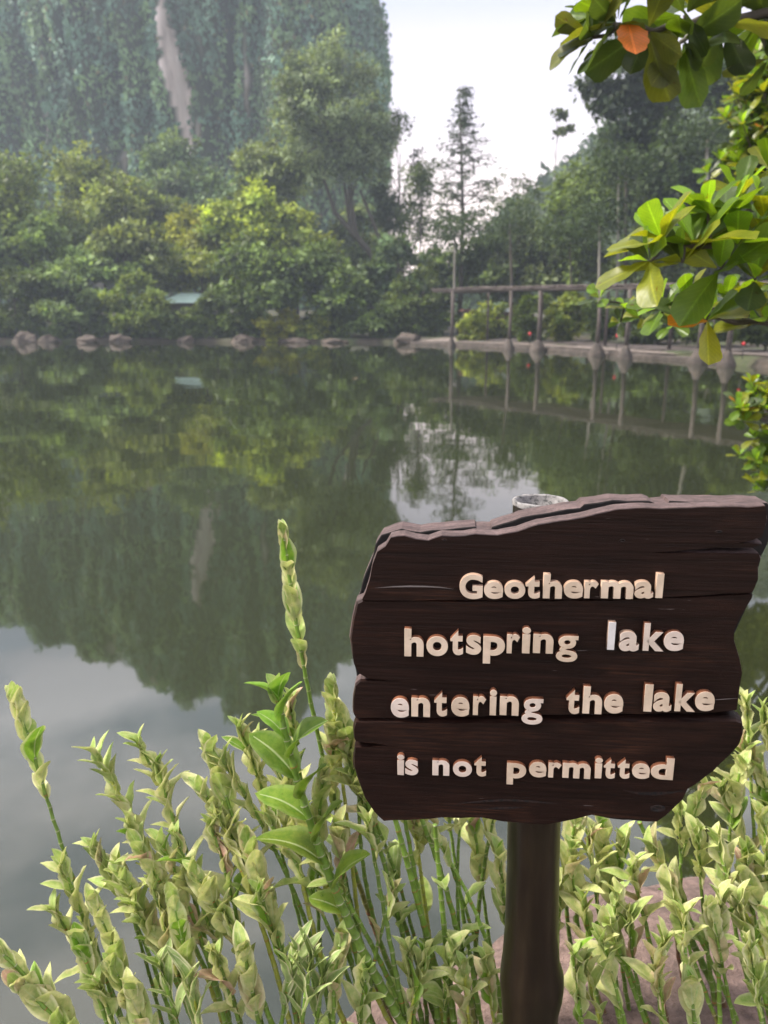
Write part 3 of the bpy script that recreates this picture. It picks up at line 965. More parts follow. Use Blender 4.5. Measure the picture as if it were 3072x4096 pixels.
m, t, b = mat('dark_stained_wood')
g1 = noise(t, 9, 8, .62, (1, 1, 22), loc=(2, 0, 0))
g2 = noise(t, 60, 6, .7, (.25, 1, 9))
bigp = noise(t, 5.5, 4, .6, (.8, 1, 2.4))
base = ramp(t, g1, [(.3, (.0075, .003, .0022)), (.6, (.017, .0069, .0049)), (.8, (.037, .0145, .0095))])
worn = ramp(t, g2, [(.45, (.014, .008, .007)), (.62, (.075, .028, .014)), (.75, (.15, .06, .03))])
mx = t.nodes.new('ShaderNodeMixRGB')
t.links.new(ramp(t, bigp, [(.5, (0, 0, 0)), (.68, (.85, .85, .85))]), mx.inputs['Fac'])
t.links.new(base, mx.inputs['Color1']); t.links.new(worn, mx.inputs['Color2'])
nick = ramp(t, noise(t, 120, 3, .6, (.12, 1, 2.2)), [(.725, (0, 0, 0)), (.75, (1, 1, 1))])
mx2 = t.nodes.new('ShaderNodeMixRGB'); t.links.new(nick, mx2.inputs['Fac'])
t.links.new(mx.outputs['Color'], mx2.inputs['Color1']); mx2.inputs['Color2'].default_value = (.16, .13, .12, 1)
t.links.new(mx2.outputs['Color'], b.inputs['Base Color'])
t.links.new(ramp(t, g2, [(.3, (.42, .42, .42)), (.7, (.62, .62, .62))]), b.inputs['Roughness'])
b.inputs['Specular IOR Level'].default_value = .17
hh = mul(t, g1, g2, .5, 'ADD')
bump(t, b, hh, .5, .0016)
M_WOOD = m
m, t, b = mat('weathered_sky_lit_edge')  # paler pinkish base colour includes sky light caught by the top edges
g1 = noise(t, 26, 8, .7, (1, 3, 1)); g2 = noise(t, 160, 4, .6)
vor = N(t, 'ShaderNodeTexVoronoi', feature='DISTANCE_TO_EDGE'); vor.inputs['Scale'].default_value = 150
tcx = t.nodes.new('ShaderNodeTexCoord'); t.links.new(tcx.outputs['Object'], vor.inputs['Vector'])
crk = ramp(t, vor.outputs['Distance'], [(.0, (.35, .3, .3)), (.06, (1, 1, 1))])
base = ramp(t, g1, [(.28, (.03, .018, .017)), (.5, (.08, .05, .047)), (.75, (.15, .10, .095))])
t.links.new(mul(t, mul(t, base, crk, .55), ramp(t, g2, [(.3, (.7, .7, .7)), (.7, (1.2, 1.2, 1.2))])), b.inputs['Base Color'])
b.inputs['Roughness'].default_value = .75
bump(t, b, g1, .6, .003)
M_EDGE = m

def subdiv(poly, step=.006, jit=.0007, seed=0):
    out_ = []
    r = random.Random(seed)
    for i, a in enumerate(poly):
        c = poly[(i + 1) % len(poly)]
        u0, k0 = a; u1, k1 = c
        n = max(1, int((u1 - u0).length / step))
        for j in range(n):
            f_ = j / n
            q = u0.lerp(u1, f_)
            q = q + Vector((mnoise.noise(Vector((q.x * 45, q.y * 45, seed))), mnoise.noise(Vector((q.x * 45, q.y * 45, seed + 9))))) * jit * 1.8
            out_.append((q, k0 * (1 - f_) + k1 * f_))
    return out_

def plank(name, pxpoly, t_, bevel, seed, parent, depth0=0.0, rim_from=2):
    """pxpoly: list of (px, py, offset in m) clockwise in the picture; face at depth0, rim pushed out by the offset"""
    poly = [(BL(B(a, c, depth0)), k) for a, c, k in pxpoly]
    poly = subdiv(poly, seed=seed)
    n = len(poly)
    area = sum(poly[i][0].x * poly[(i + 1) % n][0].y - poly[(i + 1) % n][0].x * poly[i][0].y for i in range(n))
    sgn = 1 if area > 0 else -1
    nor = []
    for i in range(n):
        a, c = poly[i - 2][0], poly[(i + 2) % n][0]
        tt = c - a
        q = Vector((tt.y, -tt.x)) * sgn
        if q.length > 0: q.normalize()
        nor.append(q)
    rings = [(0.0, 0.0), (.12, .0012), (.3, .003), (.62, bevel * .5), (1.0, bevel), (1.0, t_)]
    vs, fs, mi = [], [], []
    for ko, kd in rings:
        for i, (q, k) in enumerate(poly):
            wob = 1 + .35 * mnoise.noise(Vector((q.x * 30, q.y * 30, kd * 60 + seed)))
            o = q + nor[i] * (k * ko * (wob if 0 < ko else 1))
            vs.append(WB(o.x, o.y, depth0 + kd))
    for r_ in range(len(rings) - 1):
        for i in range(n):
            j = (i + 1) % n
            fs.append((r_ * n + i, r_ * n + j, (r_ + 1) * n + j, (r_ + 1) * n + i)); mi.append(1 if r_ >= rim_from else 0)
    fs.append(tuple(range(n))); mi.append(0)
    fs.append(tuple((len(rings) - 1) * n + i for i in reversed(range(n)))); mi.append(0)
    me = bpy.data.meshes.new(name)
    me.from_pydata([tuple(v) for v in vs], [], fs)
    me.polygons.foreach_set('material_index', mi)
    bm = bmesh.new(); bm.from_mesh(me); bmesh.ops.recalc_face_normals(bm, faces=bm.faces); bm.to_mesh(me); bm.free()
    return link(name, me, [M_WOOD, M_EDGE], parent)

T = .0065
e1 = [(1449, 2402, .0012), (1461, 2375, .0012), (1477, 2325, .0012), (1494, 2258, .0012), (1508, 2208, .0012), (1541, 2186, .0012), (1563, 2153, .0012), (1618, 2145, .0012), (1663, 2156, .0012), (1713, 2164, .0012),
      (1768, 2145, .0012), (1857, 2146, .0012), (1901, 2137, .0012), (1990, 2142, .0012), (2073, 2128, .0012), (2156, 2100, .0012), (2245, 2086, .0012), (2300, 2078, .0012), (2331, 2073, .0012), (2384, 2058, .0012),
      (2473, 2041, .0012), (2542, 2033, .0012), (2699, 2038, .0012), (2794, 2030, .0012), (2910, 2028, .0012), (2988, 2031, .0012), (3062, 2023, .001), (3067, 2079, .003), (3054, 2131, .003), (3049, 2150, .002),
      (3000, 2166, .0005), (2950, 2172, .0003), (3010, 2176, .0005), (3049, 2179, .002), (3012, 2192, .0008), (2900, 2190, .0006), (2726, 2202, .0004), (2600, 2208, .0001), (2726, 2214, .0006), (2880, 2217, .001),
      (3036, 2215, .001), (3042, 2236, .003), (3030, 2268, .003), (3030, 2320, .003), (3015, 2357, .003), (3009, 2371, .002), (2900, 2375, .0012), (2780, 2384, .0012), (2647, 2388, .001), (2400, 2397, .001), (2000, 2400, .001), (1700, 2401, .001)]
plank('plank', e1, .0225, .009, 1, sign)
e2 = [(1452, 2407, .003), (1433, 2417, .004), (1416, 2482, .004), (1407, 2558, .004), (1416, 2661, .003), (1438, 2694, .002), (1475, 2714, .0008), (1540, 2722, .0003), (1628, 2724, .0001), (1540, 2727, .0003), (1470, 2724, .0008), (1441, 2724, .002),
      (1424, 2742, .003), (1416, 2791, .003), (1416, 2856, .003), (1424, 2871, .002), (1617, 2873, .0015), (1900, 2867, .0015), (2160, 2859, .0015), (2500, 2855, .0015), (2852, 2851, .0015), (2946, 2839, .003), (2957, 2783, .003), (2968, 2689, .003),
      (2957, 2631, .003), (2936, 2563, .003), (2936, 2515, .003), (2957, 2473, .003), (2988, 2426, .003), (3007, 2394, .003), (3011, 2380, .002), (2900, 2382, .001), (2780, 2391, .001), (2647, 2394, .001), (2400, 2403, .001), (2000, 2406, .001), (1700, 2407, .001)]
plank('plank', e2, .0225, .012, 2, sign, depth0=.001, rim_from=3)
e3 = [(1424, 2888, .002), (1417, 2920, .003), (1419, 2955, .003), (1425, 2964, .002), (1480, 2972, .0006), (1560, 2984, .0001), (1480, 2990, .0006), (1422, 2990, .002), (1418, 3030, .003), (1423, 3073, .004), (1438, 3125, .004), (1464, 3197, .004), (1500, 3250, .004), (1537, 3283, .003), (1660, 3279, .002), (1786, 3270, .002),
      (1931, 3270, .002), (2056, 3291, .002), (2180, 3298, .002), (2253, 3286, .002), (2367, 3260, .002), (2492, 3280, .002), (2627, 3286, .003), (2658, 3265, .003), (2730, 3197, .003), (2751, 3156, .003), (2855, 3083, .003), (2954, 2979, .004),
      (2971, 2938, .004), (2967, 2894, .004), (2945, 2886, .0045), (2700, 2889, .004), (2400, 2890, .003), (2160, 2892, .0025), (1900, 2893, .002), (1617, 2892, .002)]
plank('plank', e3, .0225, .010, 3, sign, depth0=-.001, rim_from=5)
# rear layer: a second board whose upper edge shows behind a dark joint
bk = [(1422, 2420), (1441, 2364), (1469, 2280), (1502, 2186), (1513, 2145), (1535, 2109), (1613, 2086), (1685, 2097), (1735, 2090), (1901, 2078), (1905, 2086), (1958, 2086), (1962, 2078), (2073, 2042), (2156, 2025), (2300, 2003),
      (2316, 1989), (2426, 1976), (2568, 1975), (2589, 1984), (2592, 1992), (2640, 1990), (2646, 1979), (2831, 1979), (3020, 1984), (3056, 2004), (3040, 2100), (3000, 2190), (2960, 2350), (2930, 2420), (2880, 2520), (2890, 2650), (2895, 2800), (2890, 2950), (2780, 3030), (2640, 3130), (2560, 3180), (2400, 3180), (2100, 3210), (1800, 3190), (1570, 3190), (1490, 3090), (1450, 3000), (1440, 2850), (1445, 2700), (1430, 2600)]
poly = [(BL(B(a, c, .070)), 0) for a, c in bk]
poly = subdiv(poly, .007, .0009, 5)
n = len(poly)
vs = []
cu = sum((q.x for q, k in poly)) / n; cv = sum((q.y for q, k in poly)) / n
for dd, ins in ((.034, -.0012), (.0348, 0), (.044, .0004), (.058, .0002), (.070, 0)):
    for q, k in poly:
        dv = Vector((q.x - cu, q.y - cv)).normalized()
        o = q + dv * ins + Vector((0, .0008 * mnoise.noise(Vector((q.x * 60, dd * 300, 2)))))
        vs.append(WB(o.x, o.y, dd))
fs = [(r_ * n + i, r_ * n + (i + 1) % n, (r_ + 1) * n + (i + 1) % n, (r_ + 1) * n + i) for r_ in range(4) for i in range(n)]
fs += [tuple(range(n)), tuple(4 * n + i for i in reversed(range(n)))]
me = bpy.data.meshes.new('backing_board'); me.from_pydata([tuple(v) for v in vs], [], fs)
me.polygons.foreach_set('material_index', [1 if i < n or i == 4 * n else 0 for i in range(len(fs))])
bm = bmesh.new(); bm.from_mesh(me); bmesh.ops.recalc_face_normals(bm, faces=bm.faces); bm.to_mesh(me); bm.free()
M_GAP = paint('joint_shadow_wood', (.006, .004, .004), .9)
bb = link('backing_board', me, [M_EDGE, M_GAP], sign)
# dark knots, and the colour that paints shade inside cracks
m, t, b = mat('dark_knot_crack_shade'); t.links.new(ramp(t, noise(t, 200), [(.4, (.003, .002, .002)), (.7, (.03, .012, .007))]), b.inputs['Base Color']); b.inputs['Roughness'].default_value = .9
M_KNOT_CRACK = m

# post
m, t, b = mat('varnished_post')
f = noise(t, 7, 6, .6, (4, 4, .5)); g = noise(t, 14, 5, .6, (2, 2, .8))
t.links.new(mul(t, ramp(t, f, [(.3, (.0055, .0036, .0024)), (.5, (.014, .0095, .006)), (.75, (.028, .021, .012))]), ramp(t, g, [(.3, (.75, .6, .6)), (.7, (1.3, 1.25, 1.1))])), b.inputs['Base Color'])
b.inputs['Roughness'].default_value = .28
bump(t, b, f, .25, .006)
M_POST = m
m, t, b = mat('pipe_wall'); t.links.new(ramp(t, noise(t, 120, 6, .7), [(.40, (.05, .05, .05)), (.5, (.18, .17, .165)), (.7, (.27, .255, .25))]), b.inputs['Base Color']); b.inputs['Roughness'].default_value = .7
M_PIPE = m
pc = WB(0, 0, .056) ; pr = .0355
pt = P(2167, 2012, .98)
ppx = pt.x
py_ = .956
KZ = P(2122, 3990, .93).z
prof = [(.15, .043), (.40, .042), (.50, .041), (.56, .040), (.60, .0402), (.625, .0415), (.645, .0432), (.665, .0425), (.69, .0396), (.74, .039), (.85, .0375), (1.0, .0365), (1.15, .0355), (1.27, .035)]
ztop = 1.5 + (py_ / ray(2167, 2005).y) * ray(2167, 2005).z
prof = [(z - .645 + KZ, r_) for z, r_ in prof]
prof = [(.1, .043)] + [q for q in prof if q[0] > .12]
prof = [q for q in prof if q[0] < ztop - .02] + [(ztop, .035)]
ns = 40
_pa, _pb2 = P(2156, 2300, .956), P(2122, 3950, .956)
def PXF(z): return _pa.x + (_pb2.x - _pa.x) * (z - _pa.z) / (_pb2.z - _pa.z)
KZ = P(2122, 3990, .93).z
vs, fs = [], []
for k, (z, r_) in enumerate(prof):
    bx_ = ppx + (ppx - P(2120, 3900, py_).x) * 0
    for j in range(ns):
        a = 2 * math.pi * j / ns
        lump = 0
        if KZ - .055 < z < KZ + .055:
            lump = .006 * max(0, math.cos(a - .1)) ** 2 * (1 if abs(z - KZ) < .025 else .4) + .003 * max(0, math.cos(a - 2.9)) ** 2
        q = r_ + lump + .0012 * mnoise.noise(Vector((math.cos(a) * 1.2, math.sin(a) * 1.2, z * 9)))
        lean = PXF(z) - ppx
        vs.append((ppx + lean + math.cos(a) * q, py_ + math.sin(a) * q, z))
for k in range(len(prof) - 1):
    for j in range(ns):
        fs.append((k * ns + j, k * ns + (j + 1) % ns, (k + 1) * ns + (j + 1) % ns, (k + 1) * ns + j))
me = bpy.data.meshes.new('post'); me.from_pydata(vs, [], fs)
po = link('post', me, M_POST, sign, True)
vs, fs = [], []
lean = PXF(ztop) - ppx
for r_, z in ((.0355, ztop - .004), (.0355, ztop + .001), (.0345, ztop + .002), (.031, ztop + .002), (.030, ztop), (.030, ztop - .045), (0.001, ztop - .046)):
    for j in range(ns):
        a = 2 * math.pi * j / ns
        q = r_ + .0006 * mnoise.noise(Vector((a * 3, z * 100, 1)))
        vs.append((ppx + lean + math.cos(a) * q, py_ + math.sin(a) * q, z + .0012 * mnoise.noise(Vector((math.cos(a) * 3, math.sin(a) * 3, r_ * 90)))))
for k in range(6):
    for j in range(ns):
        fs.append((k * ns + j, k * ns + (j + 1) % ns, (k + 1) * ns + (j + 1) % ns, (k + 1) * ns + j))
me = bpy.data.meshes.new('rim'); me.from_pydata(vs, [], fs)
tag(link('rim', me, M_PIPE, po, True), 'pale hollow pipe end of the post')

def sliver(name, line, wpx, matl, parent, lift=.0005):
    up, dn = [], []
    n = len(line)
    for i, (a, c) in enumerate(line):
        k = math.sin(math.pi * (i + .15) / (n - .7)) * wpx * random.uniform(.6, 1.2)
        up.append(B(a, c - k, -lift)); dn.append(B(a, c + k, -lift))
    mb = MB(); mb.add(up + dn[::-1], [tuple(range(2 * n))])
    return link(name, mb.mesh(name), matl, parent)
_pl = [o for o in sign.children if o.name.startswith('plank')]
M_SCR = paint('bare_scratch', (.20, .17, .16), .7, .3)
sliver('scratch_or_crack_shade', [(1500, 2352), (1570, 2347), (1640, 2345), (1700, 2346), (1760, 2349), (1815, 2356)], 3.2, M_SCR, _pl[0])
sliver('scratch_or_crack_shade', [(1800, 3226), (1850, 3212), (1930, 3205), (2020, 3200), (2110, 3204), (2190, 3211), (2240, 3214)], 5, M_KNOT_CRACK, _pl[2], .0015)  # flat dark strip on the face paints the shade of a crack
sliver('scratch_or_crack_shade', [(1930, 3236), (1990, 3233), (2050, 3231), (2100, 3228)], 5, M_KNOT_CRACK, _pl[2], .0015)
sliver('scratch_or_crack_shade', [(2490, 3160), (2550, 3172), (2620, 3176), (2690, 3170), (2740, 3160)], 7, M_KNOT_CRACK, _pl[2], .0015)
sliver('scratch_or_crack_shade', [(2850, 2800), (2890, 2797), (2950, 2793)], 2.2, M_SCR, _pl[1])
def knot(px, py, w_, h_, parent):
    c = B(px, py, 0); s_ = mpp(c)
    mb = MB(); n = 18; vs = []
    for rk, dz in ((1, .0004), (.75, .0012), (.45, .0004), (.0, -.0001)):
        for j in range(n):
            a = 2 * math.pi * j / n
            q = 1 + .2 * mnoise.noise(Vector((a * 1.5, px, rk)))
            vs.append(B(px + math.cos(a) * w_ * rk * q, py + math.sin(a) * h_ * rk * q, -dz - (.0012 if parent is _pl[2] else 0)))
    mb.add(vs, [(k * n + j, k * n + (j + 1) % n, (k + 1) * n + (j + 1) % n, (k + 1) * n + j) for k in range(3) for j in range(n)])
    link('knot', mb.mesh('knot'), M_KNOT_CRACK, parent, True)
knot(2630, 3234, 32, 15, _pl[2]); knot(2489, 2163, 13, 7, _pl[0]); knot(2874, 2127, 16, 6, _pl[0]); knot(1777, 2160, 12, 5, _pl[0])

# letters
def letter_mat(name, c, v=.1):
    m, t, b = mat(name)
    f = noise(t, 70, 5, .6); g = noise(t, 18, 3)
    t.links.new(mul(t, ramp(t, f, [(.3, tuple(x * (1 - v) for x in c)), (.7, tuple(min(1, x * (1 + v)) for x in c))]), ramp(t, g, [(.35, (.86, .84, .82)), (.65, (1.06, 1.06, 1.08))])), b.inputs['Base Color'])
    b.inputs['Roughness'].default_value = .38
    return m
M_CREAM = letter_mat('cream_letter', (.69, .545, .41)); M_PALELET = letter_mat('pale_letter', (.72, .60, .51)); M_WHITE = letter_mat('white_letter', (.70, .67, .65))
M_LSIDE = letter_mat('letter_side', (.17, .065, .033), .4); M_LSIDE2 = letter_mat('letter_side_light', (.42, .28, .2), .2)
_glyph = {}
def glyph(ch):
    if ch not in _glyph:
        c = bpy.data.curves.new('g', 'FONT')
        c.body = ch; c.size = 1; c.offset = .016 if ch == 'g' else .032; c.extrude = .11; c.bevel_depth = .006; c.bevel_resolution = 1; c.resolution_u = 8
        o = bpy.data.objects.new('g', c); COL.objects.link(o)
        dg = bpy.context.evaluated_depsgraph_get()
        me = bpy.data.meshes.new_from_object(o.evaluated_get(dg))
        bpy.data.objects.remove(o); bpy.data.curves.remove(c)
        _glyph[ch] = me
    return _glyph[ch]
def gext(ch):
    me = glyph(ch)
    a = np.zeros(len(me.vertices) * 3); me.vertices.foreach_get('co', a); a = a.reshape(-1, 3)
    return a.min(0), a.max(0)
HH = gext('h')[1][1] - gext('h')[0][1]; HX = gext('x')[1][1]
ROWS = [
    (97, [('G', 1837, 1930, 2396), ('e', 1935, 2012, 2396), ('o', 2017, 2100, 2395), ('t', 2101, 2159, 2395), ('h', 2171, 2247, 2394), ('e', 2254, 2331, 2394), ('r', 2336, 2392, 2394), ('m', 2403, 2532, 2394), ('a', 2537, 2612, 2394), ('l', 2621, 2650, 2393)]),
    (111, [('h', 1617, 1694, 2626), ('o', 1705, 1791, 2624), ('t', 1800, 1852, 2621), ('s', 1864, 1924, 2619), ('p', 1932, 2019, 2616), ('r', 2026, 2078, 2614), ('i', 2086, 2120, 2614), ('n', 2131, 2212, 2613), ('g', 2225, 2311, 2611),
           ('l', 2428, 2457, 2600), ('a', 2475, 2554, 2605), ('k', 2570, 2655, 2604), ('e', 2652, 2733, 2604)]),
    (109, [('e', 1563, 1636, 2870), ('n', 1645, 1720, 2867), ('t', 1736, 1788, 2866), ('e', 1804, 1877, 2866), ('r', 1891, 1943, 2861), ('i', 1957, 1985, 2862), ('n', 1998, 2074, 2861), ('g', 2087, 2171, 2862),
           ('t', 2263, 2316, 2856), ('h', 2329, 2406, 2855), ('e', 2414, 2491, 2854), ('l', 2573, 2606, 2847), ('a', 2611, 2684, 2847), ('k', 2697, 2781, 2846), ('e', 2777, 2856, 2844)]),
    (87, [('i', 1588, 1617, 3101), ('s', 1620, 1673, 3101), ('n', 1729, 1797, 3102), ('o', 1811, 1887, 3107), ('t', 1896, 1944, 3106), ('p', 2027, 2104, 3108), ('e', 2115, 2185, 3109), ('r', 2192, 2244, 3111), ('m', 2249, 2361, 3112), ('i', 2377, 2407, 3114),
          ('t', 2412, 2459, 3115), ('t', 2468, 2517, 3115), ('e', 2526, 2598, 3115), ('d', 2601, 2692, 3117)])]
FD = .0075
lr = random.Random(3)
plank_of = {0: 0, 1: 1, 2: 1, 3: 2}
planks = [o for o in sign.children if o.name.startswith('plank')]
for ri, (hpx, row) in enumerate(ROWS):
    for ci, (ch, x0, x1, bl) in enumerate(row):
        me = glyph(ch).copy(); me.name = 'letter'
        mn, mx_ = gext(ch)
        p0, p1 = B(x0, bl, -FD), B(x1, bl, -FD)
        pu = B((x0 + x1) / 2, bl - hpx, -FD)
        hh_ = (pu - (p0 + p1) / 2).length
        sx = (p1 - p0).length / (mx_[0] - mn[0]); sy = hh_ / HH
        dirx = (p1 - p0).normalized()
        dirx = (SX + Vector((0, 0, lr.gauss(0, .006)))).normalized()
        base_y = 0.0 if ch in 'pg' else mn[1]
        a = np.zeros(len(me.vertices) * 3); me.vertices.foreach_get('co', a); a = a.reshape(-1, 3)
        u = (a[:, 0] - mn[0]) * sx; v = (a[:, 1] - base_y) * sy
        zf = (a[:, 2] - mn[2]) / (mx_[2] - mn[2])          # 0 back .. 1 front
        dep = -zf * FD + .0006
        Pw = np.array(p0)[None] + u[:, None] * np.array(dirx)[None] + v[:, None] * np.array((0, 0, 1.0))[None] + (-(dep + FD))[:, None] * np.array(SN)[None]
        me.vertices.foreach_set('co', Pw.astype(np.float32).ravel())
        me.update()
        front = M_CREAM
        if (ri == 1 and ci in (9, 10, 11, 12)) or (ri == 2 and ci in (7, 0)): front = M_PALELET
        if ri == 1 and ci == 9: front = M_WHITE
        if ri == 3 and ci < 4: front = M_PALELET
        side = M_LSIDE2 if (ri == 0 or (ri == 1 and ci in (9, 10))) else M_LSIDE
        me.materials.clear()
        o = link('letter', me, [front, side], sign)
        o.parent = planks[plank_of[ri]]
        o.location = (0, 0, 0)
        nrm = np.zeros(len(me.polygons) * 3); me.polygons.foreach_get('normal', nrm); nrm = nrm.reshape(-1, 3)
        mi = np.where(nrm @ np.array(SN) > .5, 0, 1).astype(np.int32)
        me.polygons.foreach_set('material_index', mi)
        if ri == 1 and ci == 9: o['label'] = 'whiter replacement letter l'

# ------------------------------------------------------------------ variegated plants
m, t, b = mat('variegated_leaf')
at = N(t, 'ShaderNodeAttribute', attribute_name='tint')
uvn = t.nodes.new('ShaderNodeTexCoord')
sep = t.nodes.new('ShaderNodeSeparateXYZ'); t.links.new(uvn.outputs['UV'], sep.inputs['Vector'])
ab = t.nodes.new('ShaderNodeMath'); ab.operation = 'SUBTRACT'; t.links.new(sep.outputs['X'], ab.inputs[0]); ab.inputs[1].default_value = .5
ab2 = t.nodes.new('ShaderNodeMath'); ab2.operation = 'ABSOLUTE'; t.links.new(ab.outputs[0], ab2.inputs[0])
nn_ = noise(t, 55, 5, .6)
ad = t.nodes.new('ShaderNodeMath'); ad.operation = 'MULTIPLY_ADD'; t.links.new(nn_, ad.inputs[0]); ad.inputs[1].default_value = .26; t.links.new(ab2.outputs[0], ad.inputs[2])
edgec = ramp(t, ad.outputs[0], [(.46, (0, 0, 0)), (.56, (1, 1, 1))])
rib = ramp(t, ab2.outputs[0], [(.012, (1, 1, 1)), (.04, (0, 0, 0))])
mott = ramp(t, noise(t, 90, 4, .65), [(.35, (.72, .85, .66)), (.65, (1.2, 1.12, 1.25))])
body = mul(t, at.outputs['Color'], mott)
cm = t.nodes.new('ShaderNodeMixRGB'); t.links.new(edgec, cm.inputs['Fac']); t.links.new(body, cm.inputs['Color1'])
cream = mul(t, (.76, .72, .48), at.outputs['Color'], .3)
t.links.new(cream, cm.inputs['Color2'])
em = t.nodes.new('ShaderNodeMath'); em.operation = 'MULTIPLY'; t.links.new(edgec, em.inputs[0]); t.links.new(at.outputs['Alpha'], em.inputs[1]); t.links.new(em.outputs[0], cm.inputs['Fac'])
rm = mul(t, cm.outputs['Color'], (.55, .58, .3), .0, 'MIX')
rmix = t.nodes.new('ShaderNodeMixRGB'); rmix.inputs['Color2'].default_value = (.50, .56, .30, 1)
rfac = t.nodes.new('ShaderNodeMath'); rfac.operation = 'MULTIPLY'; t.links.new(rib, rfac.inputs[0]); rfac.inputs[1].default_value = .6
t.links.new(rfac.outputs[0], rmix.inputs['Fac']); t.links.new(cm.outputs['Color'], rmix.inputs['Color1'])
spots = ramp(t, noise(t, 210, 2, .5), [(.70, (1, 1, 1)), (.76, (.55, .36, .25))])
fin = mul(t, rmix.outputs['Color'], spots)
t.links.new(fin, b.inputs['Base Color'])
b.inputs['Roughness'].default_value = .5
b.inputs['Specular IOR Level'].default_value = .3
bump(t, b, noise(t, 120, 3), .25, .002)
tr = t.nodes.new('ShaderNodeBsdfTranslucent'); t.links.new(mul(t, fin, (1.05, 1.05, .8)), tr.inputs['Color'])
mx = t.nodes.new('ShaderNodeMixShader'); mx.inputs['Fac'].default_value = .3
t.links.new(b.outputs['BSDF'], mx.inputs[1]); t.links.new(tr.outputs['BSDF'], mx.inputs[2])
t.links.new(mx.outputs['Shader'], t.nodes['Material Output'].inputs['Surface'])
M_VLEAF = m
m, t, b = mat('cane_stem')
at = N(t, 'ShaderNodeAttribute', attribute_name='tint')
t.links.new(mul(t, at.outputs['Color'], ramp(t, noise(t, 90, 4), [(.3, (.75, .75, .75)), (.7, (1.2, 1.2, 1.2))])), b.inputs['Base Color'])
b.inputs['Roughness'].default_value = .45
M_STEM = m

# leaf templates: x across, y along, z up (towards the leaf's upper face)
def leaf_template(seed, nl=12, nw=6, width=.36, fold=.5, curl=.18, und=.03, tip=1.0):
    r = random.Random(seed)
    ph, ph2, tw = r.uniform(0, 6), r.uniform(0, 6), r.uniform(-.35, .35)
    vs, uv = [], []
    for i in range(nl + 1):
        v = i / nl
        wv = width * (v ** .62) * ((1 - v) ** (.72 * tip)) * 1.55
        bend = curl * (v * v) - .06 * math.sin(v * 3.1)
        for j in range(nw + 1):
            u = -1 + 2 * j / nw
            x = u * wv * math.cos(fold * (1 - .35 * v))
            z = abs(u) ** 1.15 * wv * math.sin(fold * (1 - .35 * v))
            z += und * abs(u) * math.sin(v * 13 + ph + (1.3 if u > 0 else 0)) * min(1, 4 * v * (1 - v))
            z += .012 * (1 - abs(u)) * math.sin(v * 17 + ph2) * (abs(u) > .1)
            y = v * (1 - .06 * curl)
            zz = z - bend
            a = tw * v
            vs.append((x * math.cos(a) - zz * math.sin(a) * .3, y, zz + x * math.sin(a)))
            uv.append((.5 + .5 * u, v))
    q = [(i * (nw + 1) + j, i * (nw + 1) + j + 1, (i + 1) * (nw + 1) + j + 1, (i + 1) * (nw + 1) + j) for i in range(nl) for j in range(nw)]
    return np.array(vs), np.array(q), np.array(uv)
LT = [leaf_template(k, fold=.38 + .07 * k, curl=[.18, .3, -.08, .1, .42, .22, -.15, .5][k], und=.02 + .006 * k, width=.375 + .03 * (k % 3)) for k in range(8)]
LTG = [leaf_template(20 + k, fold=.3 + .06 * k, curl=.1 + .1 * k, und=.014, width=.56) for k in range(3)]
LTS = [leaf_template(30 + k, fold=.45, curl=.05 + .1 * k, und=.02, width=.2) for k in range(3)]

def leaves_mesh(name, items):
    """items: (template, base, axis, upper normal, size, colour rgb, edge)"""
    Vs, Qs, Us, Cs, Es = [], [], [], [], []
    o = 0
    for (tv, tq, tu), base, ax, nr, L, colr, ed in items:
        y = Vector(ax).normalized(); z = Vector(nr) - y * Vector(nr).dot(y)
        if z.length < 1e-4: z = y.orthogonal()
        z.normalize(); x = y.cross(z)
        M_ = np.array([x, y, z])
        Vs.append(tv @ M_ * L + np.array(base)); Qs.append(tq + o); Us.append(tu)
        Cs.append(np.tile(np.array(colr), (len(tv), 1))); Es.append(np.full(len(tv), ed))
        o += len(tv)
    V, Q, U = np.concatenate(Vs), np.concatenate(Qs), np.concatenate(Us)
    me = np_mesh(name, V, Q, uv=U)
    a = me.attributes.new('tint', 'FLOAT_COLOR', 'POINT')
    c = np.ones((len(V), 4), dtype=np.float32); c[:, :3] = np.concatenate(Cs); c[:, 3] = np.concatenate(Es)
    a.data.foreach_set('color', c.ravel())
    return me

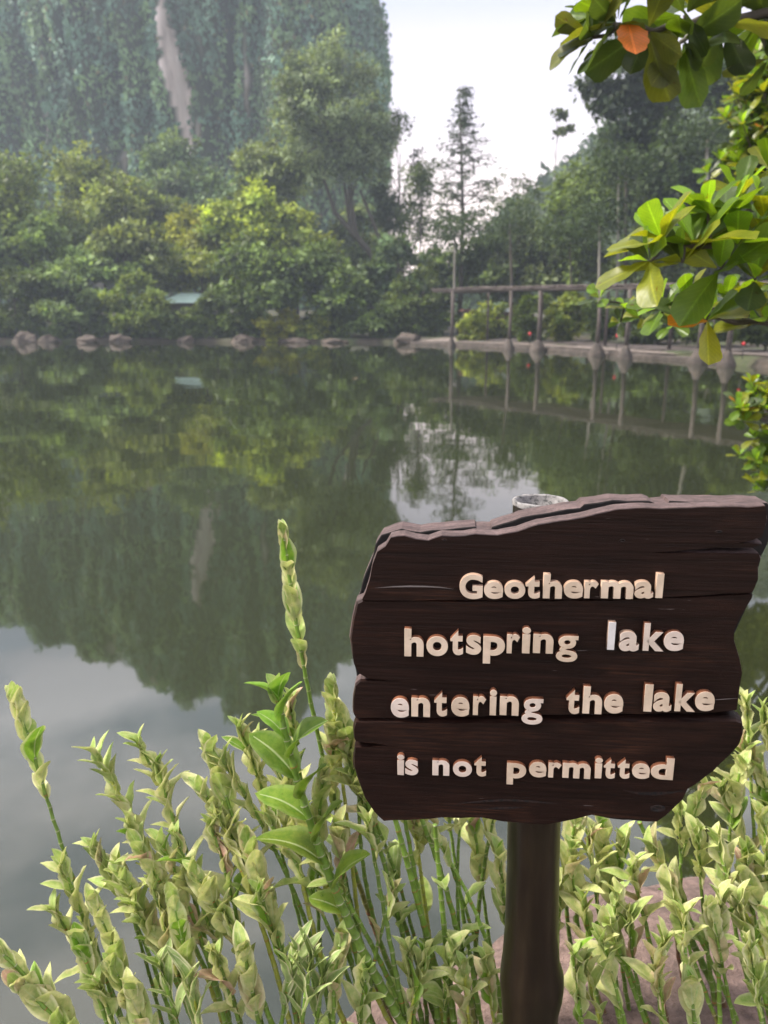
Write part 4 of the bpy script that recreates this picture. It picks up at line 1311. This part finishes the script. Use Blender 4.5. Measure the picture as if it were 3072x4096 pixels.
cr = random.Random(11)
def cane(parent, root, tip, run, kind='pale', r0=.0052, bow=None, L=.054):
    """one jointed green cane from root to tip, leafy over the last `run` metres"""
    root, tip = Vector(root), Vector(tip)
    ln = (tip - root).length
    if bow is None: bow = Vector((cr.gauss(-.012, .032), cr.gauss(0, .02), cr.gauss(-.002, .015)))
    ctrl = root.lerp(tip, .5) + bow * ln * 2.2
    def bz(t_): return root.lerp(ctrl, t_).lerp(ctrl.lerp(tip, t_), t_)
    n = max(8, int(ln / .021))
    side = Vector((cr.uniform(-1, 1), cr.uniform(-1, 1), 0)).normalized()
    pts, rad, cols = [], [], []
    brown = cr.choice([0, 0, .12, .2, .3, .42]) if kind != 'bare' else .25
    gcol = Vector((.12, .20, .028)) * cr.uniform(.7, 1.2)
    if cr.random() < .12: gcol = Vector((.30, .32, .05))
    nodes = []
    for i in range(n + 1):
        f_ = i / n
        p = bz(f_)
        zig = side * (.0006 * (1 if i % 2 else -1))
        p = p + zig
        r_ = r0 * (1 - .52 * f_)
        gc = gcol.lerp(gcol * 1.25, f_)
        if f_ < brown: gc = Vector((.17, .095, .05)) * cr.uniform(.7, 1.2)
        elif f_ < brown + .06 and brown > 0: gc = gc.lerp(Vector((.2, .1, .05)), .5)
        if i > 0:
            q = pts[-1] if False else bz((i - .5) / n)
            pts.append(q); rad.append(r_ * .93); cols.append(tuple(gc))
        d_ = (bz(min(1, f_ + .01)) - bz(max(0, f_ - .01))).normalized()
        rd = Vector((.42, .40, .27)) if cr.random() < .8 else Vector((.35, .08, .04))
        pts.append(p - d_ * .0012); rad.append(r_ * 1.03); cols.append(tuple(gc))
        pts.append(p); rad.append(r_ * 1.10); cols.append(tuple(rd))
        pts.append(p + d_ * .0012); rad.append(r_ * 1.02); cols.append(tuple(gc))
        nodes.append((f_, p, d_))
    mb = MB(); mb.tube(pts, rad, 8, cols=cols)
    so_ = link('stem', mb.mesh('stem', True), M_STEM, parent, True)
    items = []
    plane = Vector((cr.uniform(-1, 1), cr.uniform(-.7, .7), 0)).normalized()
    if kind == 'green': plane = Vector((1, -.25, 0)).normalized()
    if run > 0:
        f0 = max(.12, 1 - run / ln)
        # leaves sit at every node of the leafy run, alternating sides; nodes get closer towards the tip
        fl = [f0]
        while fl[-1] < 1:
            k = (fl[-1] - f0) / max(1e-6, 1 - f0)
            fl.append(fl[-1] + (.0225 - .009 * k) / ln * (1.95 if kind == 'green' else 1))
        for i, f_ in enumerate(fl):
            f_ = min(f_, 1)
            k = (f_ - f0) / max(1e-6, 1 - f0)
            p = bz(f_); d_ = (bz(min(1, f_ + .02)) - bz(max(0, f_ - .02))).normalized()
            sgn = 1 if i % 2 else -1
            pl = (plane + Vector((cr.gauss(0, .2), cr.gauss(0, .2), cr.gauss(0, .1))))
            lat = pl - d_ * pl.dot(d_); lat.normalize(); lat *= sgn
            op = (.40 - .22 * k) * cr.uniform(.35, 1.3) if kind != 'green' else (.95 - .45 * k) * cr.uniform(.75, 1.1)
            ax = d_ * math.cos(op) + lat * math.sin(op)
            up = d_ * math.sin(op) - lat * math.cos(op)
            size = L * cr.uniform(.72, 1.15) * (1 - .38 * k ** 3) * (.75 + .25 * min(1, k * 5))
            if kind == 'green':
                colr = Vector((.12, .20, .02)).lerp(Vector((.24, .30, .04)), max(0, .6 - k) * cr.uniform(.4, 1)) * cr.uniform(.75, 1.2); ed = .1
                if k > .8: colr = Vector((.2, .36, .04))
                items.append((cr.choice(LTG), p, ax, up, size * 1.25, colr, ed))
            elif kind == 'slim':
                colr = Vector((.33, .42, .16)) * cr.uniform(.85, 1.15)
                items.append((cr.choice(LTS), p, ax, up, size * 1.25, colr, 1.0))
            else:
                q = cr.random()
                if q < .62: colr = Vector((.55, .57, .235))
                elif q < .84: colr = Vector((.40, .485, .15))
                elif q < .92: colr = Vector((.58, .48, .27))
                elif q < .945: colr = Vector((.56, .36, .27))
                else: colr = Vector((.19, .33, .035))
                colr = colr * cr.uniform(.82, 1.12)
                items.append((cr.choice(LT), p, ax, up, size, colr, cr.choice([.3, .6, .9])))
        # closed bud at the tip
        d_ = (bz(1) - bz(.97)).normalized()
        for s_ in (-1, 1):
            items.append((LT[0] if kind != 'green' else LTG[0], bz(1) - d_ * .006, d_ + plane * .12 * s_, -plane * s_ + d_ * .1, L * .6, (.36, .46, .14), .4))
    # a few stray leaves lower down
    for _ in range(cr.choice([0, 0, 0, 1]) if kind != 'bare' else 1):
        f_ = cr.uniform(.3, .8)
        p = bz(f_); d_ = (bz(f_ + .02) - bz(f_ - .02)).normalized()
        a = cr.uniform(0, 6.28); lat = Vector((math.cos(a), math.sin(a), 0))
        for q in range(cr.choice([1, 2, 3])):
            ax = d_ * .8 + lat * (.5 + .2 * q); up = d_ * .5 - lat * .8
            items.append((cr.choice(LT), p + d_ * .012 * q, ax, up, L * cr.uniform(.5, .85), Vector((.36, .45, .13)) * cr.uniform(.8, 1.1), .5))
            lat = -lat
    if items:
        link('foliage', leaves_mesh('foliage', items), M_VLEAF, so_, True)

def rootp(px, y):
    x = (px - 1536) / F * (y * CP + 1.2 * SP)
    return Vector((x, y, gz(x, y) - .01))

GP = 'variegated plants along the near bank'
# each plant: label, canes (tip px, tip py, tip y, leafy run, root px, kind)
PLANTS = [
 ('pale variegated plant whose bulky leaf cluster leans out at the lower left corner', [(15, 3820, .99, .2, 560, 'pale'), (100, 3960, .97, .16, 520, 'pale'), (236, 3672, 1.02, .13, 470, 'pale'), (330, 3800, 1.0, .12, 500, 'pale'), (405, 3960, .98, .07, 540, 'pale'), (470, 3900, .98, .12, 560, 'pale')]),
 ('variegated plant with the long bare cane leaning over the water at far left', [(77, 2834, 1.12, .15, 640, 'pale'), (268, 3505, 1.05, .14, 640, 'pale'), (398, 3422, 1.07, .11, 660, 'pale'), (477, 3500, 1.05, .09, 620, 'pale'), (518, 3543, 1.04, .1, 700, 'pale'), (390, 3640, 1.02, .14, 600, 'pale'), (560, 3660, 1.02, .14, 680, 'pale')]),
 ('variegated plant with a broad bent leafy head right of the far left cane', [(400, 3050, 1.1, .17, 830, 'pale'), (574, 3005, 1.1, .14, 850, 'pale'), (639, 3098, 1.09, .11, 850, 'pale'), (530, 3330, 1.06, .15, 780, 'pale'), (580, 3430, 1.04, .16, 860, 'pale'), (660, 3400, 1.05, .17, 900, 'pale'), (700, 3640, 1.0, .13, 820, 'pale')]),
 ('variegated plant with a drooping tipped cane between the bent head and the upright spires', [(845, 3020, 1.1, .13, 1040, 'pale'), (824, 3185, 1.08, .12, 1000, 'pale'), (720, 3390, 1.05, .17, 1010, 'pale'), (630, 3590, 1.02, .15, 950, 'pale'), (860, 3340, 1.06, .16, 1040, 'pale'), (800, 3520, 1.02, .14, 1000, 'pale'), (920, 3700, 1.0, .12, 1080, 'pale')]),
 ('variegated plant of tall upright spires left of the dark green cane', [(972, 2945, 1.12, .19, 1180, 'pale'), (917, 3075, 1.09, .14, 1150, 'pale'), (1056, 2990, 1.12, .2, 1230, 'pale'), (898, 3311, 1.06, .14, 1150, 'pale'), (1000, 3400, 1.04, .16, 1220, 'pale'), (1090, 3300, 1.06, .15, 1280, 'pale'), (1050, 3600, 1.0, .12, 1240, 'pale')]),
 ('plant with glossy plain green leaves on its thickest cane beside pale spires', [(1112, 2800, 1.0, .36, 1640, 'green'), (1167, 2850, 1.1, .12, 1480, 'pale'), (1330, 2800, 1.12, .11, 1480, 'pale'), (1157, 3120, 1.08, .13, 1420, 'pale'), (1213, 3265, 1.06, .18, 1500, 'pale'), (1290, 3130, 1.1, .14, 1540, 'pale'), (1360, 3350, 1.06, .1, 1600, 'pale')]),
 ('plant with the single tallest cane standing in front of the dark reflection', [(1137, 2160, 1.13, .20, 1760, 'tall'), (1370, 2890, 1.12, .13, 1740, 'pale'), (1333, 2975, 1.12, .12, 1700, 'pale'), (1400, 3060, 1.1, .12, 1800, 'pale'), (1440, 3150, 1.1, .12, 1820, 'pale'), (1300, 3450, 1.04, .08, 1700, 'pale')]),
 ('mostly bare-caned plant left of the sign post below the board', [(1450, 2950, 1.1, .06, 1840, 'pale'), (1520, 3060, 1.08, .06, 1860, 'bare'), (1580, 3080, 1.12, .05, 1900, 'pale'), (1620, 3130, 1.1, 0, 1880, 'bare'), (1700, 3200, 1.14, .05, 1930, 'pale'), (1660, 3300, 1.12, .1, 1880, 'pale'), (1480, 3340, 1.02, .05, 1720, 'pale')]),
 ('thin leafy canes close to the left side of the sign post', [(1790, 3230, 1.16, .05, 1960, 'pale'), (1850, 3200, 1.14, .06, 2000, 'pale'), (1900, 3330, 1.16, .12, 2020, 'pale'), (1980, 3250, 1.14, .06, 2040, 'pale'), (1760, 3380, 1.1, .04, 1900, 'pale'), (2000, 3440, 1.12, .12, 2060, 'pale'), (1740, 3300, 1.06, 0, 1900, 'bare')]),
 ('short fresh shoots at the bottom edge left of centre', [(648, 3890, .96, .12, 700, 'slim'), (765, 3950, .95, .1, 740, 'slim'), (1170, 3840, .97, .12, 1230, 'slim'), (1240, 3880, .96, .1, 1270, 'slim'), (1290, 3930, .96, .1, 1300, 'slim'), (880, 3860, .97, .12, 960, 'pale'), (980, 3830, .97, .12, 1040, 'pale'), (540, 4000, .95, .1, 600, 'pale')]),
 ('short pink-tinged shoots at the bottom edge just left of the sign post', [(1640, 3850, 1.0, .09, 1720, 'pale'), (1690, 3870, .99, .08, 1740, 'pale'), (1860, 3900, 1.0, .12, 1930, 'pale'), (1800, 3830, 1.02, .1, 1860, 'pale'), (1950, 3880, 1.02, .1, 1990, 'pale'), (1460, 3920, .97, .1, 1500, 'pale'), (1360, 3780, 1.0, .12, 1440, 'pale'), (1560, 3620, 1.04, .06, 1640, 'pale')]),
 ('variegated plant hugging the right side of the sign post', [(2300, 3300, 1.16, .1, 2290, 'pale'), (2290, 3430, 1.12, .17, 2330, 'pale'), (2358, 3384, 1.14, .13, 2440, 'pale'), (2240, 3560, 1.12, .1, 2300, 'pale'), (2300, 3870, 1.0, .12, 2360, 'pale'), (2352, 3900, 1.0, .11, 2380, 'pale'), (2340, 3640, 1.08, .12, 2400, 'pale')]),
 ('variegated plant whose longest head arcs below the board right of the post', [(2410, 3310, 1.16, .19, 2760, 'pale'), (2484, 3384, 1.14, .11, 2600, 'pale'), (2536, 3510, 1.1, .11, 2680, 'pale'), (2420, 3790, 1.02, .12, 2540, 'pale'), (2452, 3720, 1.04, .1, 2580, 'pale'), (2560, 3290, 1.18, 0, 2900, 'bare'), (2460, 3620, 1.06, .12, 2560, 'pale'), (2520, 3700, 1.05, .1, 2610, 'pale')]),
 ('variegated plant below the board right corner, with a yellowing leaf', [(2620, 3415, 1.13, .16, 2840, 'pale'), (2718, 3226, 1.18, .1, 2660, 'pale'), (2804, 3190, 1.18, .14, 2840, 'pale'), (2794, 3373, 1.14, .11, 2800, 'pale'), (2690, 3580, 1.06, .1, 2900, 'pale'), (2647, 3804, 1.0, .1, 2700, 'pale'), (2640, 3950, .98, .08, 2660, 'pale'), (2740, 3700, 1.03, .11, 2800, 'pale')]),
 ('variegated plant with crowded pale heads near the right photo edge', [(2878, 3405, 1.12, .14, 2960, 'pale'), (2904, 3190, 1.18, .2, 3040, 'pale'), (2857, 3690, 1.04, .11, 2960, 'pale'), (2880, 3640, 1.05, .12, 2960, 'pale'), (2962, 3650, 1.05, .12, 3020, 'pale'), (2768, 3980, .98, .08, 2800, 'pale'), (2930, 3560, 1.08, .12, 3000, 'pale'), (3010, 3850, 1.0, .1, 3050, 'pale')]),
 ('tall variegated plant half cut by the right photo edge', [(2990, 2850, 1.2, .16, 3150, 'pale'), (3062, 2900, 1.18, .18, 3180, 'pale'), (2985, 3010, 1.18, .16, 3120, 'pale'), (2960, 3090, 1.16, .14, 3080, 'pale'), (3050, 3110, 1.16, .18, 3160, 'pale'), (2988, 3440, 1.12, .15, 3080, 'pale'), (3000, 3540, 1.1, .16, 3120, 'pale'), (3060, 3300, 1.12, .18, 3160, 'pale'), (3070, 3700, 1.04, .14, 3120, 'pale')]),
]
for lab, canes in PLANTS:
    rps = []
    for (tx, ty, yy, run, rpx, kind) in canes:
        rps.append(rootp(rpx + cr.gauss(0, 70) + (150 if tx < 1250 and kind != 'slim' else (0 if tx < 2250 else 90)), max(.93, yy - cr.uniform(-.02, .1))))
    c0 = sum(rps, Vector()) / len(rps)
    # canes of one plant spring from a shared stock
    root = empty('variegated_plant', (c0.x, c0.y, gz(c0.x, c0.y)), lab, 'plant', GP)
    for (tx, ty, yy, run, rpx, kind), rp_ in zip(canes, rps):
        tip = P(tx, ty, yy)
        if kind == 'pale': run *= 1.05 if tx < 2200 else .85
        bow = Vector((cr.gauss(.03, .025), cr.gauss(0, .02), cr.gauss(.004, .012))) if tx < 1100 else None
        rad0 = .0052
        if kind == 'tall': bow = Vector((-.035, 0, -.03)); kind = 'pale'; rad0 = .0062
        if kind == 'green': rad0 = .0085
        if kind == 'bare': rad0 = .0072
        cane(root, rp_, tip, run, kind, rad0 * cr.uniform(.85, 1.2), bow, L=.064 if rad0 == .0062 else .08)

# ------------------------------------------------------------------ almond tree on the right bank
m, t, b = mat('almond_leaf')
at = N(t, 'ShaderNodeAttribute', attribute_name='tint')
uvn = t.nodes.new('ShaderNodeTexCoord')
sep = t.nodes.new('ShaderNodeSeparateXYZ'); t.links.new(uvn.outputs['UV'], sep.inputs['Vector'])
wv = N(t, 'ShaderNodeTexWave'); wv.inputs['Scale'].default_value = 2.2; wv.inputs['Distortion'].default_value = 1.5
t.links.new(uvn.outputs['UV'], wv.inputs['Vector'])
ab = t.nodes.new('ShaderNodeMath'); ab.operation = 'SUBTRACT'; t.links.new(sep.outputs['X'], ab.inputs[0]); ab.inputs[1].default_value = .5
ab2 = t.nodes.new('ShaderNodeMath'); ab2.operation = 'ABSOLUTE'; t.links.new(ab.outputs[0], ab2.inputs[0])
rib = ramp(t, ab2.outputs[0], [(.015, (1.5, 1.5, 1.6)), (.05, (1, 1, 1))])
nf = ramp(t, noise(t, 25, 4), [(.3, (.8, .85, .8)), (.7, (1.2, 1.12, 1.1))])
m1 = t.nodes.new('ShaderNodeMath'); m1.operation = 'MULTIPLY'; t.links.new(ab2.outputs[0], m1.inputs[0]); m1.inputs[1].default_value = -6.0
m2 = t.nodes.new('ShaderNodeMath'); m2.operation = 'MULTIPLY_ADD'; t.links.new(sep.outputs['Y'], m2.inputs[0]); m2.inputs[1].default_value = 9.0; t.links.new(m1.outputs[0], m2.inputs[2])
m3 = t.nodes.new('ShaderNodeMath'); m3.operation = 'PINGPONG'; t.links.new(m2.outputs[0], m3.inputs[0]); m3.inputs[1].default_value = .5
vein = ramp(t, m3.outputs[0], [(.02, (1.3, 1.25, 1.35)), (.09, (1, 1, 1))])
spt = ramp(t, noise(t, 38, 3, .6), [(.66, (1, 1, 1)), (.72, (.8, .5, .3))])
c = mul(t, mul(t, mul(t, mul(t, at.outputs['Color'], nf), rib), vein), spt)
t.links.new(c, b.inputs['Base Color'])
b.inputs['Roughness'].default_value = .36
b.inputs['Specular IOR Level'].default_value = .4
bump(t, b, noise(t, 40, 3), .3, .004)
tr = t.nodes.new('ShaderNodeBsdfTranslucent'); t.links.new(mul(t, c, (1.9, 1.75, .5)), tr.inputs['Color'])
mx = t.nodes.new('ShaderNodeMixShader'); mx.inputs['Fac'].default_value = .45
t.links.new(b.outputs['BSDF'], mx.inputs[1]); t.links.new(tr.outputs['BSDF'], mx.inputs[2])
t.links.new(mx.outputs['Shader'], t.nodes['Material Output'].inputs['Surface'])
M_ALM = m
def almond_template(seed, wide=1.0, oval=False):
    r = random.Random(seed)
    nl, nw = 12, 6
    ph = r.uniform(0, 6); fold = r.uniform(.08, .35); curl = r.uniform(-.1, .4)
    vs, uv = [], []
    for i in range(nl + 1):
        v = i / nl
        wv_ = .52 * (max(v, .001) ** 1.15) * ((1.0001 - v) ** .42) * 1.28 * wide * (1 + .05 * math.sin(v * 17 + ph)) + .012 * (1 - v)
        if oval: wv_ = (.40 + .03 * math.sin(v * 23)) * math.sqrt(max(0, v * (1 - v))) * 2 + .004
        for j in range(nw + 1):
            u = -1 + 2 * j / nw
            x = u * wv_ * math.cos(fold); z = abs(u) * wv_ * math.sin(fold) - curl * v * v * .6
            z += .022 * abs(u) * math.sin(v * 11 + ph + u) * min(1, 4 * v * (1 - v))
            vs.append((x, v, z)); uv.append((.5 + .5 * u, v))
    q = [(i * (nw + 1) + j, i * (nw + 1) + j + 1, (i + 1) * (nw + 1) + j + 1, (i + 1) * (nw + 1) + j) for i in range(nl) for j in range(nw)]
    return np.array(vs), np.array(q), np.array(uv)
AT = [almond_template(k) for k in range(6)]
ar = random.Random(21)
GREEN_, YEL_, DARK_ = (.085, .15, .014), (.16, .185, .014), (.04, .066, .02)
def rosette(items, c, axis, L, n=8, pal='mix', spread=(.5, 1.5)):
    axis = Vector(axis).normalized()
    e1_ = axis.orthogonal().normalized(); e2_ = axis.cross(e1_)
    a0 = ar.uniform(0, 6.28)
    for k in range(n):
        a = a0 + k * 2.4
        f_ = k / max(1, n - 1)
        op = spread[1] + (spread[0] - spread[1]) * f_ + ar.gauss(0, .15)
        lat = e1_ * math.cos(a) + e2_ * math.sin(a)
        ax = axis * math.cos(op) + lat * math.sin(op)
        up = axis * math.sin(op) - lat * math.cos(op)
        q = ar.random()
        if pal == 'dark': colr = Vector(DARK_) if q < .4 else (Vector((.095, .11, .02)) if q < .75 else Vector(GREEN_) * .9)  # darker leaf colours paint the backlit shade of the top branches
        else: colr = Vector(GREEN_) if q < .45 else (Vector(YEL_) if q < .85 else Vector((.055, .085, .03)))
        if pal == 'mix' and ar.random() < .012: colr = Vector((.42, .17, .03))
        if f_ > .8 and pal != 'dark': colr = Vector((.18, .32, .03))
        items.append((ar.choice(AT), Vector(c) + ax * L * .06, ax, up, L * ar.uniform(.75, 1.1) * (1 - .35 * f_), colr * ar.uniform(.85, 1.15), 0))

at_base = Vector((1.85, 2.15, gz(1.85, 2.15)))
almond = empty('almond_tree', at_base, 'near broad-leaved tree with big glossy green and yellow leaves reaching in from the right', 'tree')
TT = Vector((1.8, 2.25, 3.1))
mb = MB(); mb.tube([at_base - Vector((0, 0, .1)), (1.9, 2.2, 1.2), (1.82, 2.25, 2.2), TT], [.09, .075, .06, .04], 10, wob=.1)
link('trunk', mb.mesh('trunk'), M_BARK, almond, True)
BRANCH = [
  # start (on the trunk), waypoints (px, py, y), rosettes: (px, py, y, leaf length, n, palette, axis)
  ((1.88, 2.2, 1.35), [(3250, 1150, 2.0), (2990, 1010, 1.9), (2820, 985, 1.85), (2650, 965, 1.8)], .009,
      [(2650, 965, 1.8, .14, 10, 'mix', (-.5, -.15, .8)), (2780, 985, 1.84, .17, 6, 'mix', (-.2, -.2, 1)), (2950, 990, 1.88, .19, 8, 'mix', (-.2, -.3, .9)), (3080, 1010, 1.93, .17, 7, 'mix', (0, -.3, 1)), (2730, 1050, 1.82, .14, 6, 'mix', (-.4, -.2, .5)), (2880, 1080, 1.86, .16, 6, 'mix', (-.2, -.4, .2)), (3020, 1120, 1.9, .16, 7, 'mix', (-.1, -.4, .4)), (2600, 1045, 1.8, .13, 7, 'mix', (-.7, -.2, .4)), (2830, 850, 1.9, .13, 7, 'mix', (-.3, -.1, .9)), (2900, 900, 1.9, .15, 6, 'mix', (-.3, -.2, .8)), (3060, 900, 1.93, .17, 7, 'mix', (-.1, -.3, .7))]),
  ((1.89, 2.2, 1.15), [(3250, 1300, 2.1), (3000, 1290, 2.05), (2830, 1270, 1.95), (2650, 1240, 2.0)], .008,
      [(2820, 1285, 1.93, .15, 9, 'mix', (-.25, -.3, .8)), (2650, 1230, 2.05, .11, 8, 'mix', (-.6, -.2, .6)), (2990, 1230, 2.05, .12, 9, 'mix', (-.3, -.2, .9)), (2760, 1215, 2.05, .11, 7, 'mix', (-.4, 0, .9)), (2900, 1200, 2.1, .11, 7, 'mix', (0, 0, 1)), (3060, 1290, 2.05, .12, 8, 'mix', (-.2, -.3, .6))]),
  ((1.89, 2.2, 1.25), [(3250, 1230, 2.6), (2900, 1230, 2.7), (2600, 1240, 2.8), (2400, 1200, 2.8)], .006,
      [(2400, 1195, 2.8, .09, 8, 'mix', (-.5, -.2, .7)), (2500, 1235, 2.8, .08, 8, 'mix', (-.2, -.2, .8)), (2600, 1215, 2.75, .085, 8, 'mix', (-.2, -.2, .9)), (2560, 1270, 2.8, .08, 7, 'mix', (-.5, -.2, .3)), (2690, 1300, 2.7, .09, 7, 'mix', (-.3, -.3, .2)), (2480, 1290, 2.8, .07, 5, 'mix', (-.5, -.3, .1))]),
  ((1.83, 2.24, 2.05), [(3250, 500, 2.2), (3060, 750, 2.1), (2970, 800, 2.05)], .007,
      [(2960, 790, 2.05, .13, 8, 'mix', (-.3, -.3, .9)), (3070, 830, 2.1, .14, 8, 'mix', (-.1, -.3, .8)), (3080, 690, 2.1, .13, 6, 'mix', (-.1, -.2, .9))]),
  ((1.82, 2.25, 2.35), [(3250, 60, 2.4), (3050, 60, 2.35), (2800, 80, 2.3), (2620, 120, 2.25), (2480, 100, 2.2)], .011,
      [(2470, 95, 2.2, .19, 10, 'dark', (-.8, -.1, .35)), (2590, 120, 2.24, .18, 6, 'dark', (-.2, -.3, -.3)), (2740, 60, 2.28, .19, 6, 'dark', (-.2, -.2, -.2)), (2420, 60, 2.25, .16, 7, 'dark', (-.5, 0, .9)), (2370, 150, 2.22, .15, 7, 'dark', (-.8, -.1, .2))]),
  ((1.82, 2.25, 2.6), [(3200, -120, 2.5), (2960, 20, 2.35), (2820, 110, 2.3), (2720, 170, 2.3)], .012,
      [(2730, 160, 2.3, .19, 6, 'dark', (-.3, -.4, -.5)), (2890, 90, 2.33, .2, 7, 'dark', (-.1, -.3, -.8)), (3060, 60, 2.4, .2, 8, 'dark', (0, -.3, -.6)), (2960, -30, 2.4, .2, 8, 'dark', (-.1, -.2, .4)), (3080, 230, 2.4, .17, 6, 'dark', (0, -.2, -.8))]),
]
for st, wp, r0, ros in BRANCH:
    pts = [Vector(st)] + [P(*q) for q in wp]
    mb = MB()
    fine = []
    for i in range(len(pts) - 1):
        for k in range(6):
            fine.append(pts[i].lerp(pts[i + 1], k / 6) + Vector((0, 0, .004 * math.sin(k * 1.3 + i))))
    fine.append(pts[-1])
    mb.tube(fine, [r0 * 1.6 * (1 - .72 * i / (len(fine) - 1)) for i in range(len(fine))], 8)
    items = []
    for (px, py, y, L, n, pal, ax) in ros:
        c = P(px, py, y)
        near = min(fine, key=lambda q: (q - c).length)
        if (near - c).length > .02:
            mb.tube([near, near.lerp(c, .5) + Vector((0, 0, -.01)), c], [r0 * .6, r0 * .5, r0 * .4], 6, caps=False)
        rosette(items, c, ax, L, n, pal)
    br = link('branch', mb.mesh('branch'), M_PALEBARK if st[2] == 2.6 else M_BARK, almond, True)
    if st[2] == 2.35:
        c = P(2500, 115, 2.19)
        items.append((almond_template(77, 1.25, True), c + Vector((0, -.03, 0)), P(2530, 240, 2.13) - c, (.1, -1, .1), .10, (.52, .15, .03), 0))
    if st[2] == 1.15:
        c = P(2830, 1285, 1.9)
        items.append((AT[2], c, P(2830, 1420, 1.86) - c, (.1, -1, .3), .115, (.26, .27, .02), 0))
        items.append((AT[0], c, P(2660, 1290, 1.86) - c, (.1, -.5, .8), .11, (.5, .2, .03), 0))
    link('foliage', leaves_mesh('foliage', items), M_ALM, br, True)

# smaller-leaved shrubs further along the right bank
def leafy_shrub(label, base, blobs, seed, L, n):
    r = random.Random(seed)
    root = empty('leafy_shrub', base, label, 'shrub', 'leafy shrubs on the right bank')
    mb = MB(); items = []
    base = Vector(base)
    for (px, py, y, spx, spy, k) in blobs:
        cen = P(px, py, y)
        s = mpp(cen)
        hub = base.lerp(cen, .75)
        mb.tube([base, base.lerp(hub, .5) + Vector((.1, 0, .1)), hub], [.035, .025, .015], 7, caps=False)
        for _ in range(k):
            c = cen + Vector((r.gauss(0, spx * s), r.gauss(0, spx * s * .8), r.gauss(0, spy * s)))
            mb.tube([hub, hub.lerp(c, .5) + Vector((0, 0, .03)), c], [.008, .006, .003], 5, caps=False)
            rosette(items, c, (r.gauss(-.3, .4), r.gauss(-.3, .4), 1), L, n, 'mix', (.4, 1.5))
    link('trunk', mb.mesh('trunk'), M_BARK, root, True)
    link('crown', leaves_mesh('crown', items), M_ALM, root, True)
leafy_shrub('yellow-green small-leaved tree crown filling the upper right edge', (4.1, 6.3, gz(4.1, 6.3)),
            [(3050, 330, 5.6, 70, 60, 26), (3040, 480, 5.6, 60, 60, 26), (3010, 620, 5.6, 70, 50, 22), (3070, 720, 5.6, 60, 60, 20), (3140, 500, 5.7, 60, 120, 30), (2960, 650, 5.7, 40, 30, 8)], 4, .12, 8)
leafy_shrub('low leafy shrub at the right edge over the water, above the sign board corner', (3.0, 4.3, gz(3.0, 4.3)),
            [(3050, 1590, 4.1, 50, 40, 16), (3080, 1790, 4.1, 60, 50, 14), (3000, 1640, 4.0, 30, 20, 5), (3060, 1900, 4.0, 50, 40, 10)], 9, .095, 8)

# ------------------------------------------------------------------ the air
bm = bmesh.new(); bmesh.ops.create_cube(bm, size=1)
for v in bm.verts:
    v.co = Vector((v.co.x * 480, v.co.y * 480 + 27, (v.co.z + .5) * 76 - 3))
me = bpy.data.meshes.new('haze'); bm.to_mesh(me); bm.free()
m = bpy.data.materials.new('haze_air'); m.use_nodes = True
t = m.node_tree
for n in list(t.nodes): t.nodes.remove(n)
o_ = t.nodes.new('ShaderNodeOutputMaterial'); v_ = t.nodes.new('ShaderNodeVolumePrincipled')
v_.inputs['Color'].default_value = (.76, .87, 1.0, 1)
v_.inputs['Density'].default_value = .0011
v_.inputs['Anisotropy'].default_value = .3
t.links.new(v_.outputs['Volume'], o_.inputs['Volume'])
tag(link('haze', me, m), 'thin bluish morning haze over the lake', 'haze', kind='stuff')
